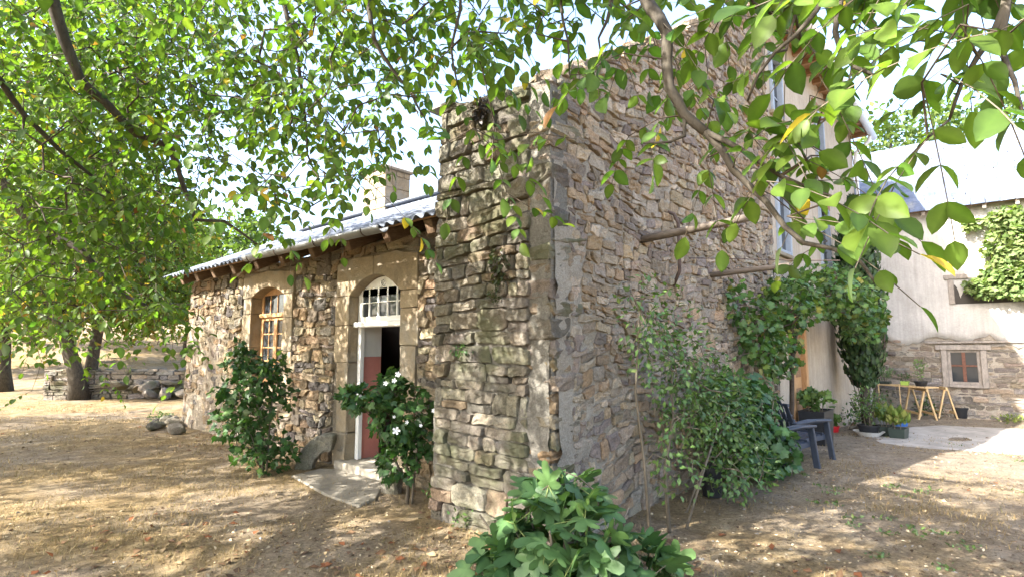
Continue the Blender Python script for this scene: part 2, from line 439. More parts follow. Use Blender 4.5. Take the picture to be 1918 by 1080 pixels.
def rubble(stones, pal, mat, wall, owner, nobj, rng, rest='small_stones', flip=False):
    """stones: list of (V,quads,tris). The nobj that show largest become objects under wall, the rest one mesh under owner."""
    pal = STONE_PAL[pal]; score = []
    for V, q, t in stones:
        px, py, d = proj(V); a = (px.max() - px.min()) * (py.max() - py.min())
        inside = (px.max() > 0) and (px.min() < 1918) and (py.max() > 0) and (py.min() < 1080) and d.min() > .2
        score.append(a if inside else -1)
    order = np.argsort(score)[::-1]
    acc_v, acc_q, acc_t, acc_c, n0 = [], [], [], [], 0
    for r, k in enumerate(order):
        V, q, t = stones[k]
        c = np.array(pal[rng.integers(len(pal))]) * rng.uniform(.75, 1.25) * (1 + rng.normal(0, .015, 3))
        if flip: q = q[:, ::-1]; t = t[:, ::-1]
        if r < nobj and score[k] > 0:
            o0 = V.mean(0)
            o = bpy.data.objects.new('stone', mesh_np('stone', V - o0, [q, t], False, np.tile(c, (len(V), 1))))
            o.data.materials.append(mat); o.location = o0; link(o, wall)
        else:
            acc_v.append(V); acc_q.append(q + n0); acc_t.append(t + n0); acc_c.append(np.tile(c, (len(V), 1))); n0 += len(V)
    if acc_v:
        obj(rest, mesh_np(rest, np.concatenate(acc_v), [np.concatenate(acc_q), np.concatenate(acc_t)], False, np.concatenate(acc_c)), mat, owner, kind='stuff')
def mortar_sheet(name, W, us, zs, holes, mat, parent, level, rng, top=None, amp=.008):
    us = np.array(sorted(set(np.round(us, 4)))); zs = np.array(sorted(set(np.round(zs, 4))))
    U, Z = np.meshgrid(us, zs, indexing='ij')
    if top is not None: Z = np.minimum(Z, top(U))
    D = np.array([[level(u, z) for u, z in zip(a, b)] for a, b in zip(U, Z)]) + rng.normal(0, amp, U.shape)
    V = np.array([W(u, z, d) for u, z, d in zip(U.ravel(), Z.ravel(), D.ravel())]); nz = len(zs); F = []
    for i in range(len(us) - 1):
        for j in range(nz - 1):
            um, zm = (us[i] + us[i + 1]) / 2, (zs[j] + zs[j + 1]) / 2
            if any(h[0] < um < h[1] and h[2] < zm < h[3] for h in holes): continue
            if Z[i, j] >= Z[i, j + 1] - 1e-5 and Z[i + 1, j] >= Z[i + 1, j + 1] - 1e-5: continue
            F.append((i * nz + j, i * nz + j + 1, (i + 1) * nz + j + 1, (i + 1) * nz + j))
    return obj(name, mesh_np(name, V, np.array(F), True), mat, parent)
def rough_block(dims, rng, jit=.012, bev=.02):
    """a hand-cut block centred on its base"""
    x, y, z = dims
    return roughen(MB().box((-x / 2, -y / 2, 0), (x / 2, y / 2, z), jit=jit, rng=rng).mesh('block', False, bev, 1), rng)
def roughen(me, rng, amp=.007, cuts=2):
    import bmesh
    bm = bmesh.new(); bm.from_mesh(me); L = [e for e in bm.edges if e.calc_length() > .07]
    bmesh.ops.subdivide_edges(bm, edges=L, cuts=cuts, use_grid_fill=True)
    for v in bm.verts: v.co += Vector(rng.normal(0, amp, 3))
    bm.to_mesh(me); bm.free(); me.update(); return me
def set_tint(me, c):
    a = me.attributes.new('tint', 'FLOAT_COLOR', 'POINT'); n = len(me.vertices)
    a.data.foreach_set('color', np.tile(list(c) + [1.], (n, 1)).astype(np.float32).ravel())

# ------------------------------------------------------------------ leaves, branches, trees
def leaf_template(kind):
    if kind == 'oval':      # folded, drooping oval leaf
        ys = [0, .16, .38, .62, .84, 1.]; ws = [.02, .20, .30, .285, .17, .0]
        V = []; F = []
        for y, w_ in zip(ys, ws):
            z = -.16 * y * y; V += [(-w_, y, z + .10 * w_ / .3), (0, y, z), (w_, y, z + .10 * w_ / .3)]
        for k in range(5):
            a = k * 3
            for s in (0, 1):
                p, q, r_, t = a + s, a + s + 1, a + s + 4, a + s + 3
                F += [(p, q, r_), (p, r_, t)]
        return np.array(V), np.array(F)
    if kind == 'simple':
        V = [(0, 0, 0), (.29, .42, .06), (0, 1, -.13), (-.29, .42, .06), (0, .42, 0)]
        return np.array(V, float), np.array([(0, 1, 4), (1, 2, 4), (2, 3, 4), (3, 0, 4)])
    if kind == 'fig': out = [(0, 1.), (11, .93), (19, .68), (27, .44), (36, .62), (47, .84), (58, .86), (68, .66), (80, .42), (92, .56), (108, .64), (126, .55), (150, .36), (180, .13)]
    elif kind == 'vine': out = [(0, 1.), (16, .74), (24, .66), (38, .78), (52, .92), (66, .74), (82, .66), (100, .78), (118, .72), (145, .55), (180, .15)]
    else: out = [(0, 1.), (14, .66), (30, .50), (44, .66), (58, .62), (82, .46), (110, .42), (150, .30), (180, .08)]   # small lobed
    L = [(math.sin(math.radians(a)) * r, math.cos(math.radians(a)) * r) for a, r in out]
    ring = L + [(-x, y) for x, y in L[-2:0:-1]]
    V = [(x, y + .13, -.22 * (x * x + (y * y) * .7) + .06 * math.sin(5 * x)) for x, y in ring] + [(0, .13, 0.03)]
    n = len(ring); F = [((i + 1) % n, i, n) for i in range(n)]
    return np.array(V), np.array(F)
TM = {k: leaf_template(k) for k in ('oval', 'simple', 'fig', 'vine', 'small')}
VW = {}                                 # paler midrib, darker margin
for k, (v_, f_) in TM.items():
    a_ = np.full(len(v_), .92)
    if k == 'oval': a_[1::3] = 1.28
    else: a_[-1] = 1.35
    VW[k] = a_[:, None]
def frames(D, N):
    Y = D / np.maximum(np.linalg.norm(D, axis=1, keepdims=True), 1e-6)
    Z = N - (N * Y).sum(1, keepdims=True) * Y; Z /= np.maximum(np.linalg.norm(Z, axis=1, keepdims=True), 1e-6)
    X = np.cross(Y, Z); return X, Y, Z
def leaf_mesh(name, tm, P, D, N, S, C):
    V0, F0 = TM[tm]; X, Y, Z = frames(D, N); n, m = len(P), len(V0)
    V = P[:, None] + S[:, None, None] * (V0[None, :, 0, None] * X[:, None] + V0[None, :, 1, None] * Y[:, None] + V0[None, :, 2, None] * Z[:, None])
    F = (F0[None] + (np.arange(n) * m)[:, None, None]).reshape(-1, 3)
    return mesh_np(name, V.reshape(-1, 3), F, True, np.clip((C[:, None] * VW[tm][None]).reshape(-1, 3), 0, 1))
def foliage(parent, tm, P, D, N, S, idx, pal, mat, nobj, rng, name='foliage', leafname='leaf', far_tm=None):
    """the nobj leaves that show largest become objects, the rest one mesh"""
    P, D, N, S = map(np.asarray, (P, D, N, S)); idx = np.asarray(idx); pal = np.array(pal)
    px, py, d = proj(P); ok = (px > -20) & (px < 1940) & (py > -20) & (py < 1100) & (d > .3)
    score = np.where(ok, S / np.maximum(d, .1), -1) * np.where((pal[idx][:, 0] > pal[idx][:, 1] * .8), 2, 1)
    order = np.argsort(-score, kind='stable'); big = [i for i in order[:nobj] if score[i] > 0]
    if big:
        X, Y, Z = frames(D[big], N[big]); ms = []
        for c in pal:
            me = mesh_np(leafname, TM[tm][0], TM[tm][1], True, np.tile(c, (len(TM[tm][0]), 1)) * VW[tm]); me.materials.append(mat); ms.append(me)
        for k, i in enumerate(big):
            o = bpy.data.objects.new(leafname, ms[idx[i]])
            o.matrix_basis = Matrix(((X[k][0], Y[k][0], Z[k][0], P[i][0]), (X[k][1], Y[k][1], Z[k][1], P[i][1]), (X[k][2], Y[k][2], Z[k][2], P[i][2]), (0, 0, 0, 1))) @ Matrix.Scale(float(S[i]), 4)
            link(o, parent)
    rest = np.setdiff1d(np.arange(len(P)), big)
    if len(rest):
        C = pal[idx[rest]] * rng.uniform(.75, 1.25, (len(rest), 1)) * (1 + rng.normal(0, .06, (len(rest), 3)))
        obj(name, leaf_mesh(name, far_tm or tm, P[rest], D[rest], N[rest], S[rest], np.clip(C, .005, 1)), mat, parent, kind='stuff')
def grow(roots, pts, rng, tip=.004, power=2.3, rmax=None, sag=.06):
    """roots: (points, parents, radius or None). Prim-like growth through pts. Returns nodes, parents, radii"""
    nodes = [np.array(p, float) for p in roots[0]]; par = list(roots[1]); n0 = len(nodes)
    pts = np.array(pts); n = len(pts); best = np.full(n, 1e9); bp = np.zeros(n, int); done = np.zeros(n, bool)
    def upd(k, p):
        d = np.linalg.norm(pts - p, axis=1) + .25 * np.maximum(p[2] - pts[:, 2], 0)
        m = d < best; best[m] = d[m]; bp[m] = k
    for k, p in enumerate(nodes): upd(k, p)
    for _ in range(n):
        b = np.where(done, 1e9, best); i = int(np.argmin(b)); done[i] = True
        a, q = nodes[bp[i]], pts[i]; L = np.linalg.norm(q - a); pi = int(bp[i])
        if L > .35:         # bend long links
            mid = (a + q) / 2 + rng.normal(0, .06 * L, 3) + np.array([0, 0, sag * L]); nodes.append(mid); par.append(pi); pi = len(nodes) - 1; upd(pi, mid)
        nodes.append(q); par.append(pi); upd(len(nodes) - 1, q)
    m = len(nodes); w_ = np.zeros(m); w_[n0:] = 1
    for k in range(m - 1, 0, -1):
        if par[k] >= 0: w_[par[k]] += w_[k]
    R = tip * np.maximum(w_, 1) ** (1 / power)
    if rmax: R = np.minimum(R, rmax)
    return np.array(nodes), np.array(par), R
def tubes(name, A, B, ra, rb, mat, parent, k=4, kind=None):
    """many frustums as one mesh"""
    A, B = np.asarray(A, float), np.asarray(B, float); d = B - A; L = np.linalg.norm(d, axis=1, keepdims=True); d = d / np.maximum(L, 1e-6)
    ref = np.where(np.abs(d[:, 2:3]) > .9, np.array([[1., 0, 0]]), np.array([[0, 0, 1.]])); u = np.cross(d, ref); u /= np.linalg.norm(u, axis=1, keepdims=True); v = np.cross(d, u)
    t = 2 * np.pi * np.arange(k) / k; off = u[:, None] * np.cos(t)[None, :, None] + v[:, None] * np.sin(t)[None, :, None]
    V = np.concatenate([A[:, None] + off * np.asarray(ra)[:, None, None], B[:, None] + off * np.asarray(rb)[:, None, None]], 1)
    i = np.arange(k); j = (i + 1) % k; F0 = np.stack([i, j, j + k, i + k], 1)
    F = (F0[None] + (np.arange(len(A)) * 2 * k)[:, None, None]).reshape(-1, 4)
    return obj(name, mesh_np(name, V.reshape(-1, 3), F, True), mat, parent, kind=kind)
def wood_of(parent, nodes, par, R, mat, k=5, name='branches', skip=0, kind=None):
    ii = np.array([i for i in range(len(nodes)) if par[i] >= 0 and i >= skip])
    if len(ii): tubes(name, nodes[par[ii]], nodes[ii], np.minimum(R[par[ii]], R[ii] * 1.6), R[ii] * .92, mat, parent, k, kind)
def sprays(P, rng, L=(.28, .42), pairs=(3, 4), size=(.075, .125), droop=.55, outward=None):
    """compound leaves: leaflets in pairs along a drooping stalk. returns leaf arrays and stalk segments"""
    LP, LD, LN, LS, A, B = [], [], [], [], [], []
    for q, p in enumerate(P):
        th = rng.uniform(0, 2 * np.pi); d = np.array([math.cos(th), math.sin(th), rng.uniform(-.9, .25) * droop * 1.6])
        if outward is not None: d = d + outward[q]
        d /= np.linalg.norm(d); l = rng.uniform(*L); k = rng.integers(pairs[0], pairs[1] + 1)
        up = np.array([0, 0, 1.]); side = np.cross(d, up); side /= max(np.linalg.norm(side), 1e-3)
        prev = p
        for s in range(k + 1):
            f = (s + .6) / (k + .6); pos = p + d * l * f + np.array([0, 0, -droop * .35 * l * f * f])
            A.append(prev); B.append(pos); prev = pos
            sz = rng.uniform(*size) * (.75 + .35 * f)
            for sg in ((-1, 1) if s < k else (0,)):
                dd = d * (.55 if sg else 1) + side * sg * .95 + np.array([0, 0, -droop * rng.uniform(.2, 1.1)]) + rng.normal(0, .15, 3)
                nn = up + rng.normal(0, .38, 3) + d * .2
                LP.append(pos); LD.append(dd); LN.append(nn); LS.append(sz * rng.uniform(.85, 1.1))
    return map(np.array, (LP, LD, LN, LS, A, B))

# ================================================================== THE SETTING
def axis(lo, hi, fine_lo, fine_hi, step):
    a = list(np.arange(fine_lo, fine_hi + 1e-6, step)); d = step
    while a[-1] < hi: d *= 1.28; a.append(a[-1] + d)
    d = step
    while a[0] > lo: d *= 1.28; a.insert(0, a[0] - d)
    return np.array(a)
def ground_mat():
    t = NT('dry_grass_and_earth'); c = t.coord()
    n1 = t.noise(c, .55, 6, .65, .4); n2 = t.noise(c, 3.2, 6, .7, .3); n3 = t.noise(c, 28, 6, .75); n4 = t.noise(t.coord((1, 1, 1)), 90, 3, .7)
    straw = t.ramp(n2, [(.3, (.17, .118, .058)), (.5, (.275, .20, .104)), (.7, (.40, .31, .18))])
    earth = t.ramp(n2, [(.3, (.19, .146, .098)), (.55, (.30, .238, .166)), (.75, (.41, .34, .255))])
    col = t.mixc(t.ramp(n1, [(.44, (0, 0, 0)), (.58, (1, 1, 1))]), straw, earth)
    # green regrowth
    n5 = t.noise(c, 1.15, 5, .7, .2); col = t.mixc(t.ramp(n5, [(.62, (0, 0, 0)), (.74, (.45, .45, .45))]), col, (.12, .13, .05))
    # paler, greyer earth in the yard (+X side)
    sx = t.n('ShaderNodeSeparateXYZ'); g = t.n('ShaderNodeNewGeometry'); t.l(g.outputs['Position'], sx.inputs[0])
    mr = t.n('ShaderNodeMapRange'); t.l(sx.outputs[0], mr.inputs[0]); mr.inputs[1].default_value = 4.5; mr.inputs[2].default_value = 12
    yard = t.ramp(n2, [(.3, (.23, .19, .145)), (.7, (.40, .345, .275))]); fy = t.n('ShaderNodeMath', operation='MULTIPLY'); fy.inputs[1].default_value = .75
    m2 = t.n('ShaderNodeMapRange'); t.l(sx.outputs[1], m2.inputs[0]); m2.inputs[1].default_value = 6; m2.inputs[2].default_value = 2.5
    t.l(mr.outputs[0], fy.inputs[0]); f2 = t.n('ShaderNodeMath', operation='MULTIPLY'); t.l(fy.outputs[0], f2.inputs[0]); t.l(m2.outputs[0], f2.inputs[1])
    col = t.mixc(f2.outputs[0], col, yard)
    col = t.mixc(.75, col, t.ramp(n3, [(.3, (.36, .34, .31)), (.5, (1, 1, 1)), (.7, (1.55, 1.5, 1.42))]), 'MULTIPLY')
    col = t.mixc(.4, col, t.ramp(n4, [(.3, (.6, .6, .6)), (.7, (1.3, 1.3, 1.3))]), 'MULTIPLY')
    h = t.n('ShaderNodeMath', operation='ADD'); t.l(n3, h.inputs[0]); t.l(n4, h.inputs[1])
    t.pbr(col, .95, t.bump(h.outputs[0], 1., .05), .1); return t.m
M['ground'] = ground_mat()
xs = axis(-420, 420, -3, 20, .3); ys = axis(-420, 420, -5, 27, .3)
gx, gy = np.meshgrid(xs, ys, indexing='ij'); GV = np.stack([gx.ravel(), gy.ravel(), gz(gx.ravel(), gy.ravel())], 1)
nx, ny = gx.shape; ii, jj = np.meshgrid(np.arange(nx - 1), np.arange(ny - 1), indexing='ij'); q0 = (ii * ny + jj).ravel()
tag(obj('ground', mesh_np('ground', GV, np.stack([q0, q0 + ny, q0 + ny + 1, q0 + 1], 1), True), M['ground']), 'dry grass and bare earth of the farmyard', 'ground', kind='structure')
rng = np.random.default_rng(5)
# concrete apron in the yard by the pots
m = MB(); poly = [(11.9, 1.8), (13.2, 2.05), (15.2, 1.9), (16.6, 1.1), (16.9, -.5), (14.4, -1.3), (12.6, -.4), (11.7, .9)]
ctr = np.mean(poly, 0); edge = []
for (a, b) in zip(poly, poly[1:] + poly[:1]):
    for f in np.linspace(0, 1, 6)[:-1]: edge.append(np.array(a) + (np.array(b) - np.array(a)) * f + rng.normal(0, .05, 2))
edge = np.array(edge); ne = len(edge); V = []
for k in range(9):
    Q = ctr + (edge - ctr) * (1 - k / 9.); V += [(x_, y_, float(gz(x_, y_)) + (.012 if k else -.02)) for x_, y_ in Q]
F = [(k * ne + i, k * ne + (i + 1) % ne, (k + 1) * ne + (i + 1) % ne, (k + 1) * ne + i) for k in range(8) for i in range(ne)]
M['concrete'] = simple('worn_concrete', (.29, .265, .23), .9, .35, 2.5, .006, 45)
tag(obj('concrete_apron', mesh_np('concrete_apron', np.array(V), np.array(F), True), M['concrete']), 'worn pale concrete apron in the yard', 'paving', kind='structure')

# ------------------------------------------------------------------ low stone wing (left facade at X = 4.23)
FX = 4.23
rng = np.random.default_rng(11)
wing = thing('stone_wing', (FX, 8.4, 0), 'low rubble stone wing with corrugated roof and open white door', 'house')
def Wl(u, z, d): return (FX - d + .05 * (z / 3) + .012 * math.sin(u * 1.7) + .01 * math.sin(z * 2.3 + u), u, z)
DOOR = (5.22, 7.02, -1, 2.83); WIN = (8.28, 10.12, .92, 2.88)
DO = (5.55, 6.68); WO = (8.6, 9.76)
def lev_l(u, z):
    smear = sstep(10.0, 11.2, u) * (1 - sstep(1.9, 2.6, z)); return .002 + .026 * float(smear)
us = np.concatenate([np.arange(4.0, 12.78, .09), DO, WO, [12.75]]); zs = np.concatenate([np.arange(-.15, 3.06, .09), [1.0, 2.83 - .28, 2.6]])
wall_l = mortar_sheet('front_wall', Wl, us, zs, [(DO[0], DO[1], -.2, 2.57), (WO[0], WO[1], .98, 2.62)], M['mortar'], wing, lev_l, rng)
st = []
for poly in courses(4.1, 12.74, -.12, 2.98, .21, .125, rng, None, [DOOR, WIN], .045, .02):
    c = np.mean(poly, 0); sm = float(sstep(10., 11.2, c[0]) * (1 - sstep(1.9, 2.6, c[1])))
    g = stone_geom(poly, Wl, rng.uniform(.024, .06) - .02 * sm * rng.uniform(.2, 1), rng.uniform(.006, .016), rng)
    if g: st.append(g)
rubble(st, 'ochre', M['stone'], wall_l, wing, 300, rng)
# dressed stone round the door and the window
def jamb(y0, y1, z0, z1, side, parent):
    z = z0
    while z < z1 - .05:
        h = min(rng.uniform(.34, .62), z1 - z)
        if z1 - z - h < .18: h = z1 - z
        e = rng.uniform(-.07, .05)
        a, b = (y0 + (e if side < 0 else 0), y1 + (e if side > 0 else 0))
        p = rng.uniform(.0, .018)
        m = MB().box((FX - p, a + .004, z + .004), (FX + .2, b - .004, z + h - .004), jit=.004, rng=rng)
        m.build('dressed_stone', M['dressed'], parent, bevel=.014, seg=2)
        z += h
def arch(y0, y1, zs_, zc, o0, o1, ztop, parent, parts=2):
    ym = (y0 + y1) / 2; n = 8
    def curve(y):
        t = (y - ym) / ((y1 - y0) / 2); return zc - (zc - zs_) * t * t
    cuts = [o0, ym + .02, o1] if parts == 2 else [o0, o1]
    for a, b in zip(cuts[:-1], cuts[1:]):
        ylist = [y for y in np.linspace(max(a, y0), min(b, y1), n)]
        low = ([(a, zs_)] if a < y0 else []) + [(y, curve(y)) for y in ylist] + ([(b, zs_)] if b > y1 else [])
        polyg = low + [(b, ztop - .04 * (b == o1)), ((a + b) / 2, ztop + .02), (a, ztop - .06 * (a == o0))]
        g = .004
        m = MB().prism(polyg, lambda y, z: (FX - .014, y + (g if y < (a + b) / 2 else -g), z), lambda y, z: (FX + .2, y, z))
        m.build('arch_stone', M['dressed'], parent, bevel=.01)
jamb(DOOR[0] + .02, DO[0], 0., 2.3, -1, wing); jamb(DO[1], DOOR[1] - .02, 0., 2.3, 1, wing)
arch(DO[0], DO[1], 2.3, 2.55, DOOR[0], DOOR[1], 2.8, wing)
jamb(WIN[0] + .04, WO[0], .98, 2.45, -1, wing); jamb(WO[1], WIN[1] - .04, .98, 2.45, 1, wing)
arch(WO[0], WO[1], 2.45, 2.6, WIN[0], WIN[1], 2.86, wing, 1)
box('window_sill', (FX - .05, WO[0] - .15, .88), (FX + .3, WO[1] + .15, .985), M['dressed'], wing, .012)
# inner walls (reveals, room coloured near-black for its unlit inside)
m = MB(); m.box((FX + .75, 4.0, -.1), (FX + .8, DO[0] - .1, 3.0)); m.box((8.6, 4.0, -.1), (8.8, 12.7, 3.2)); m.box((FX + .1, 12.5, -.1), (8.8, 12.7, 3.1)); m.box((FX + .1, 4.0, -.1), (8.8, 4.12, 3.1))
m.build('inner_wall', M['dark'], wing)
box('room_floor', (FX + .05, 4.1, -.2), (8.7, 12.6, .065), simple('worn_floor', (.30, .20, .13), .8, .2, 3), wing)
rv = MB(); rv.box((FX + .2, DO[1] - .02, .07), (FX + .52, DO[1] + .3, 1.46)); rv.build('reveal_dado', M['pink'], wing)
rv = MB(); rv.box((FX + .2, DO[1] - .02, 1.463), (FX + .52, DO[1] + .3, 2.62)); rv.build('reveal_plaster', M['offwhite'], wing)
rv = MB(); rv.box((FX + .2, DO[0] - .3, .07), (FX + .6, DO[0] + .02, 2.62)); rv.build('far_reveal_plaster', M['offwhite'], wing)
box('reveal_ceiling', (FX + .2, DO[0] - .2, 2.625), (FX + .7, DO[1] + .2, 2.75), M['offwhite'], wing)
# doorstep
m = MB().box((FX - .12, DO[0] - .12, -.1), (FX + .4, DO[1] + .1, .085), jit=.012, rng=rng); m.build('doorstep', simple('step_stone', (.31, .28, .225), .9, .2, 5, .01, 40), wing, bevel=.02, seg=2)
# white door frame with fanlight
DX = FX + .135
df = box('door_post', (DX, DO[1] - .075, .085), (DX + .07, DO[1] - .005, 1.88), M['white'], wing, .008)
box('door_post', (DX, DO[0] + .005, .085), (DX + .07, DO[0] + .075, 1.88), M['white'], wing, .008)
box('transom_bar', (DX - .07, DO[0] + .006, 1.865), (DX + .075, DO[1] + .03, 1.94), M['white'], df, .012)
fan = MB(); z0, z1 = 1.945, 2.545
def fcurve(y):
    t = (y - sum(DO) / 2) / ((DO[1] - DO[0]) / 2); return 2.54 - .25 * t * t
PZ = (2.01, 2.19, 2.205, 2.385)     # two rows of panes
yl, yr = DO[1] - .05, DO[0] + .05; cw = (yl - yr) / 5
ylist = np.linspace(DO[0] + .008, DO[1] - .008, 14)
tym = [(DO[0] + .008, PZ[3] - .005)] + [(DO[1] - .008, PZ[3] - .005)] + [(y, fcurve(y)) for y in ylist[::-1]]
fan.prism([tym[0], tym[1]] + tym[2:], lambda y, z: (DX + .005, y, z), lambda y, z: (DX + .05, y, z))
fl = fan.build('fanlight', M['white'], wing, bevel=.004)
bars = MB(); bars.box((DX, DO[0] + .006, 1.942), (DX + .055, DO[1] - .006, PZ[0]))
bars.box((DX + .002, yr, PZ[1]), (DX + .05, yl, PZ[2]))
for k in range(6): bars.box((DX + .001, yr + k * cw - (.045 if k in (0, 5) else .014), PZ[0] - .005), (DX + .052, yr + k * cw + (.045 if k in (0, 5) else .014), PZ[3] + .003))
bars.build('glazing_bars', M['white'], fl, bevel=.004)
for k in range(5):
    for (a, b) in ((PZ[0], PZ[1]), (PZ[2], PZ[3])):
        box('pane', (DX + .024, yr + k * cw + .012, a), (DX + .028, yr + (k + 1) * cw - .012, b), M['glass'], fl)
rc = (sum(DO) / 2, 2.455); m = MB()
m.add([(DX + .0025, rc[0] + .042 * math.cos(a), rc[1] + .042 * math.sin(a)) for a in np.linspace(0, 2 * math.pi, 17)[:-1]], [tuple(range(16))])
m.build('vent_rosette', M['dark'], fl)
m = MB()
for k in range(3):
    a = k * math.pi / 3 + .2; m.beam((DX - .002, rc[0] - .042 * math.cos(a), rc[1] - .042 * math.sin(a)), (DX - .002, rc[0] + .042 * math.cos(a), rc[1] + .042 * math.sin(a)), .008, .008)
m.tube([(DX - .002, rc[0] + .046 * math.cos(a), rc[1] + .046 * math.sin(a)) for a in np.linspace(0, 2 * math.pi, 17)], .007, 5, False)
m.build('rosette_spokes', M['white'], fl)
# window: varnished casements under a fixed light
WX = FX + .17
wf = MB(); wf.box((WX, WO[1] - .07, .98), (WX + .07, WO[1], 2.56)); wf.box((WX, WO[0], .98), (WX + .07, WO[0] + .07, 2.56)); wf.box((WX, WO[0] + .07, .98), (WX + .07, WO[1] - .07, 1.05)); wf.box((WX, WO[0] + .07, 2.49), (WX + .07, WO[1] - .07, 2.62))
wfo = wf.build('window_frame', M['wood_orange'], wing, bevel=.008)
box('window_transom', (WX - .045, WO[0] + .003, 2.10), (WX + .06, WO[1] - .003, 2.17), M['wood_orange'], wfo, .01)
ym = sum(WO) / 2
for (a, b) in ((WO[0] + .07, ym - .003), (ym + .003, WO[1] - .07)):
    m = MB(); m.box((WX - .012, a, 1.055), (WX + .04, a + .05, 2.095)); m.box((WX - .012, b - .05, 1.055), (WX + .04, b, 2.095)); m.box((WX - .012, a + .05, 1.055), (WX + .04, b - .05, 1.13)); m.box((WX - .012, a + .05, 2.05), (WX + .04, b - .05, 2.095))
    cs = m.build('casement', M['wood_orange'], wing, bevel=.005)
    cc = (a + b) / 2; hs = np.linspace(1.13, 2.05, 5); m = MB(); m.box((WX + .001, cc - .011, 1.13), (WX + .03, cc + .011, 2.05))
    for z in hs[1:-1]: m.box((WX + .002, a + .05, z - .011), (WX + .029, b - .05, z + .011))
    m.build('glazing_bars', M['wood_orange'], cs, bevel=.002)
    for z, zz in zip(hs[:-1], hs[1:]):
        for (p, q) in ((a + .05, cc - .011), (cc + .011, b - .05)): box('pane', (WX + .014, p, z + .008), (WX + .018, q, zz - .008), M['glass'], cs)
for y in np.linspace(WO[0] + .07, WO[1] - .07, 5)[1:-1]: box('glazing_bar', (WX + .01, y - .012, 2.17), (WX + .04, y + .012, 2.49), M['wood_orange'], wfo)
yy = np.linspace(WO[0] + .07, WO[1] - .07, 5)
for a, b in zip(yy[:-1], yy[1:]): box('pane', (WX + .022, a + .012, 2.175), (WX + .026, b - .012, 2.485), M['glass'], wfo)
# roof: rafters, boarding, corrugated sheets, gutter, chimney
E0 = np.array([3.78, 3.05]); RD = np.array([6.8, 4.47]); sl = (RD - E0) / np.linalg.norm(RD - E0); nrm = np.array([-sl[1], sl[0]])
for y in (4.65, 5.45, 6.3, 7.2, 8.1, 8.95, 9.85, 10.7, 11.5, 12.3):
    p = E0 + sl * .06 - nrm * .17; q = E0 + sl * 1.4 - nrm * .17
    MB().beam((p[0], y, p[1]), (q[0], y, q[1]), .13, .17).build('rafter', M['wood'], wing, bevel=.012)
for k in range(4):
    p = E0 + sl * (.05 + k * .19) - nrm * .068; q = E0 + sl * (.05 + k * .19 + .18) - nrm * .068
    c = (p + q) / 2; MB().beam((c[0], 4.0, c[1]), (c[0], 12.9, c[1]), .18, .022, up=(-sl[1], 0, sl[0])).build('roof_board', M['wood_red'], wing)
p = E0 + sl * 1.9 - nrm * .068; q = RD - nrm * .068
MB().prism([tuple(E0 + sl * .82 - nrm * .075), tuple(q), (8.9, 3.1), (8.9, 3.0), tuple(q - nrm * .03), tuple(E0 + sl * .82 - nrm * .1)], lambda a, b: (a, 4.05, b), lambda a, b: (a, 12.9, b)).build('roof_deck', M['wood'], wing)
V = []; F = []; wl, nw, ln = .177, 5, .8; seg = 8
for i in range(nw * seg + 1):
    y = (i / seg - nw / 2) * wl; z = .026 * math.cos(2 * math.pi * i / seg)
    for s, dz in ((0, 0), (ln, 0), (0, -.007), (ln, -.007)): V.append((s, y, z + dz))
for i in range(nw * seg):
    a = i * 4; F += [(a, a + 4, a + 5, a + 1), (a + 2, a + 3, a + 7, a + 6), (a, a + 2, a + 6, a + 4)]
sheet = mesh_np('roof_sheet', np.array(V), np.array(F), True); sheet.materials.append(M['fibre'])
R3 = Matrix(((sl[0], 0, nrm[0], 0), (0, 1, 0, 0), (sl[1], 0, nrm[1], 0), (0, 0, 0, 1)))
for r in range(5):
    for k in range(10):
        s0 = r * .66; pos = E0 + sl * s0 - nrm * (.024 - .0)
        o = bpy.data.objects.new('roof_sheet', sheet)
        o.matrix_basis = Matrix.Translation((pos[0], 4.2 + .4425 + k * .885 - .0, pos[1] + .012 * (4 - r) * 0 + rng.uniform(-.002, .002))) @ R3 @ Matrix.Rotation(-.012, 4, 'Y') @ Matrix.Rotation(rng.normal(0, .004), 4, 'Z')
        link(o, wing)
MB().beam((RD[0], 4.0, RD[1] + .03), (RD[0], 12.95, RD[1] + .03), .3, .06).build('ridge_cap', M['fibre'], wing, bevel=.02)
MB().add([(RD[0] + .1, 4., RD[1] - .03), (RD[0] + .1, 12.9, RD[1] - .03), (9., 12.9, 3.15), (9., 4., 3.15)], [(0, 1, 2, 3)]).build('rear_roof', M['fibre'], wing)
def half_gutter(y0, y1, x, z, r, mat, parent, name='gutter'):
    V = []; F = []; n = 9
    for y, dz in ((y0, .0), (y1, .03)):
        for k in range(n):
            a = math.pi + math.pi * k / (n - 1); V.append((x + r * math.cos(a), y, z + dz + r * math.sin(a)))
    for y, dz in ((y0, .0), (y1, .03)):
        for k in range(n):
            a = math.pi + math.pi * k / (n - 1); V.append((x + (r - .006) * math.cos(a), y, z + dz + (r - .006) * math.sin(a)))
    for k in range(n - 1):
        F += [(k, k + 1, n + k + 1, n + k), (2 * n + k, 3 * n + k, 3 * n + k + 1, 2 * n + k + 1), (k, 2 * n + k, 2 * n + k + 1, k + 1), (n + k, n + k + 1, 3 * n + k + 1, 3 * n + k)]
    F += [(0, n, 3 * n, 2 * n), (n - 1, 3 * n - 1, 4 * n - 1, 2 * n - 1)]
    return obj(name, mesh_np(name, np.array(V), np.array(F), True), mat, parent)
gt = half_gutter(5.25, 8.9, 3.73, 2.99, .075, M['zinc'], wing)
for y in (5.6, 6.7, 7.8, 8.7):
    MB().tube([(3.73 + .081 * math.cos(a), y, 2.995 + .081 * math.sin(a)) for a in np.linspace(math.pi, 2 * math.pi, 9)] + [(3.86, y, 3.03)], .008, 5).build('gutter_bracket', M['iron'], gt)
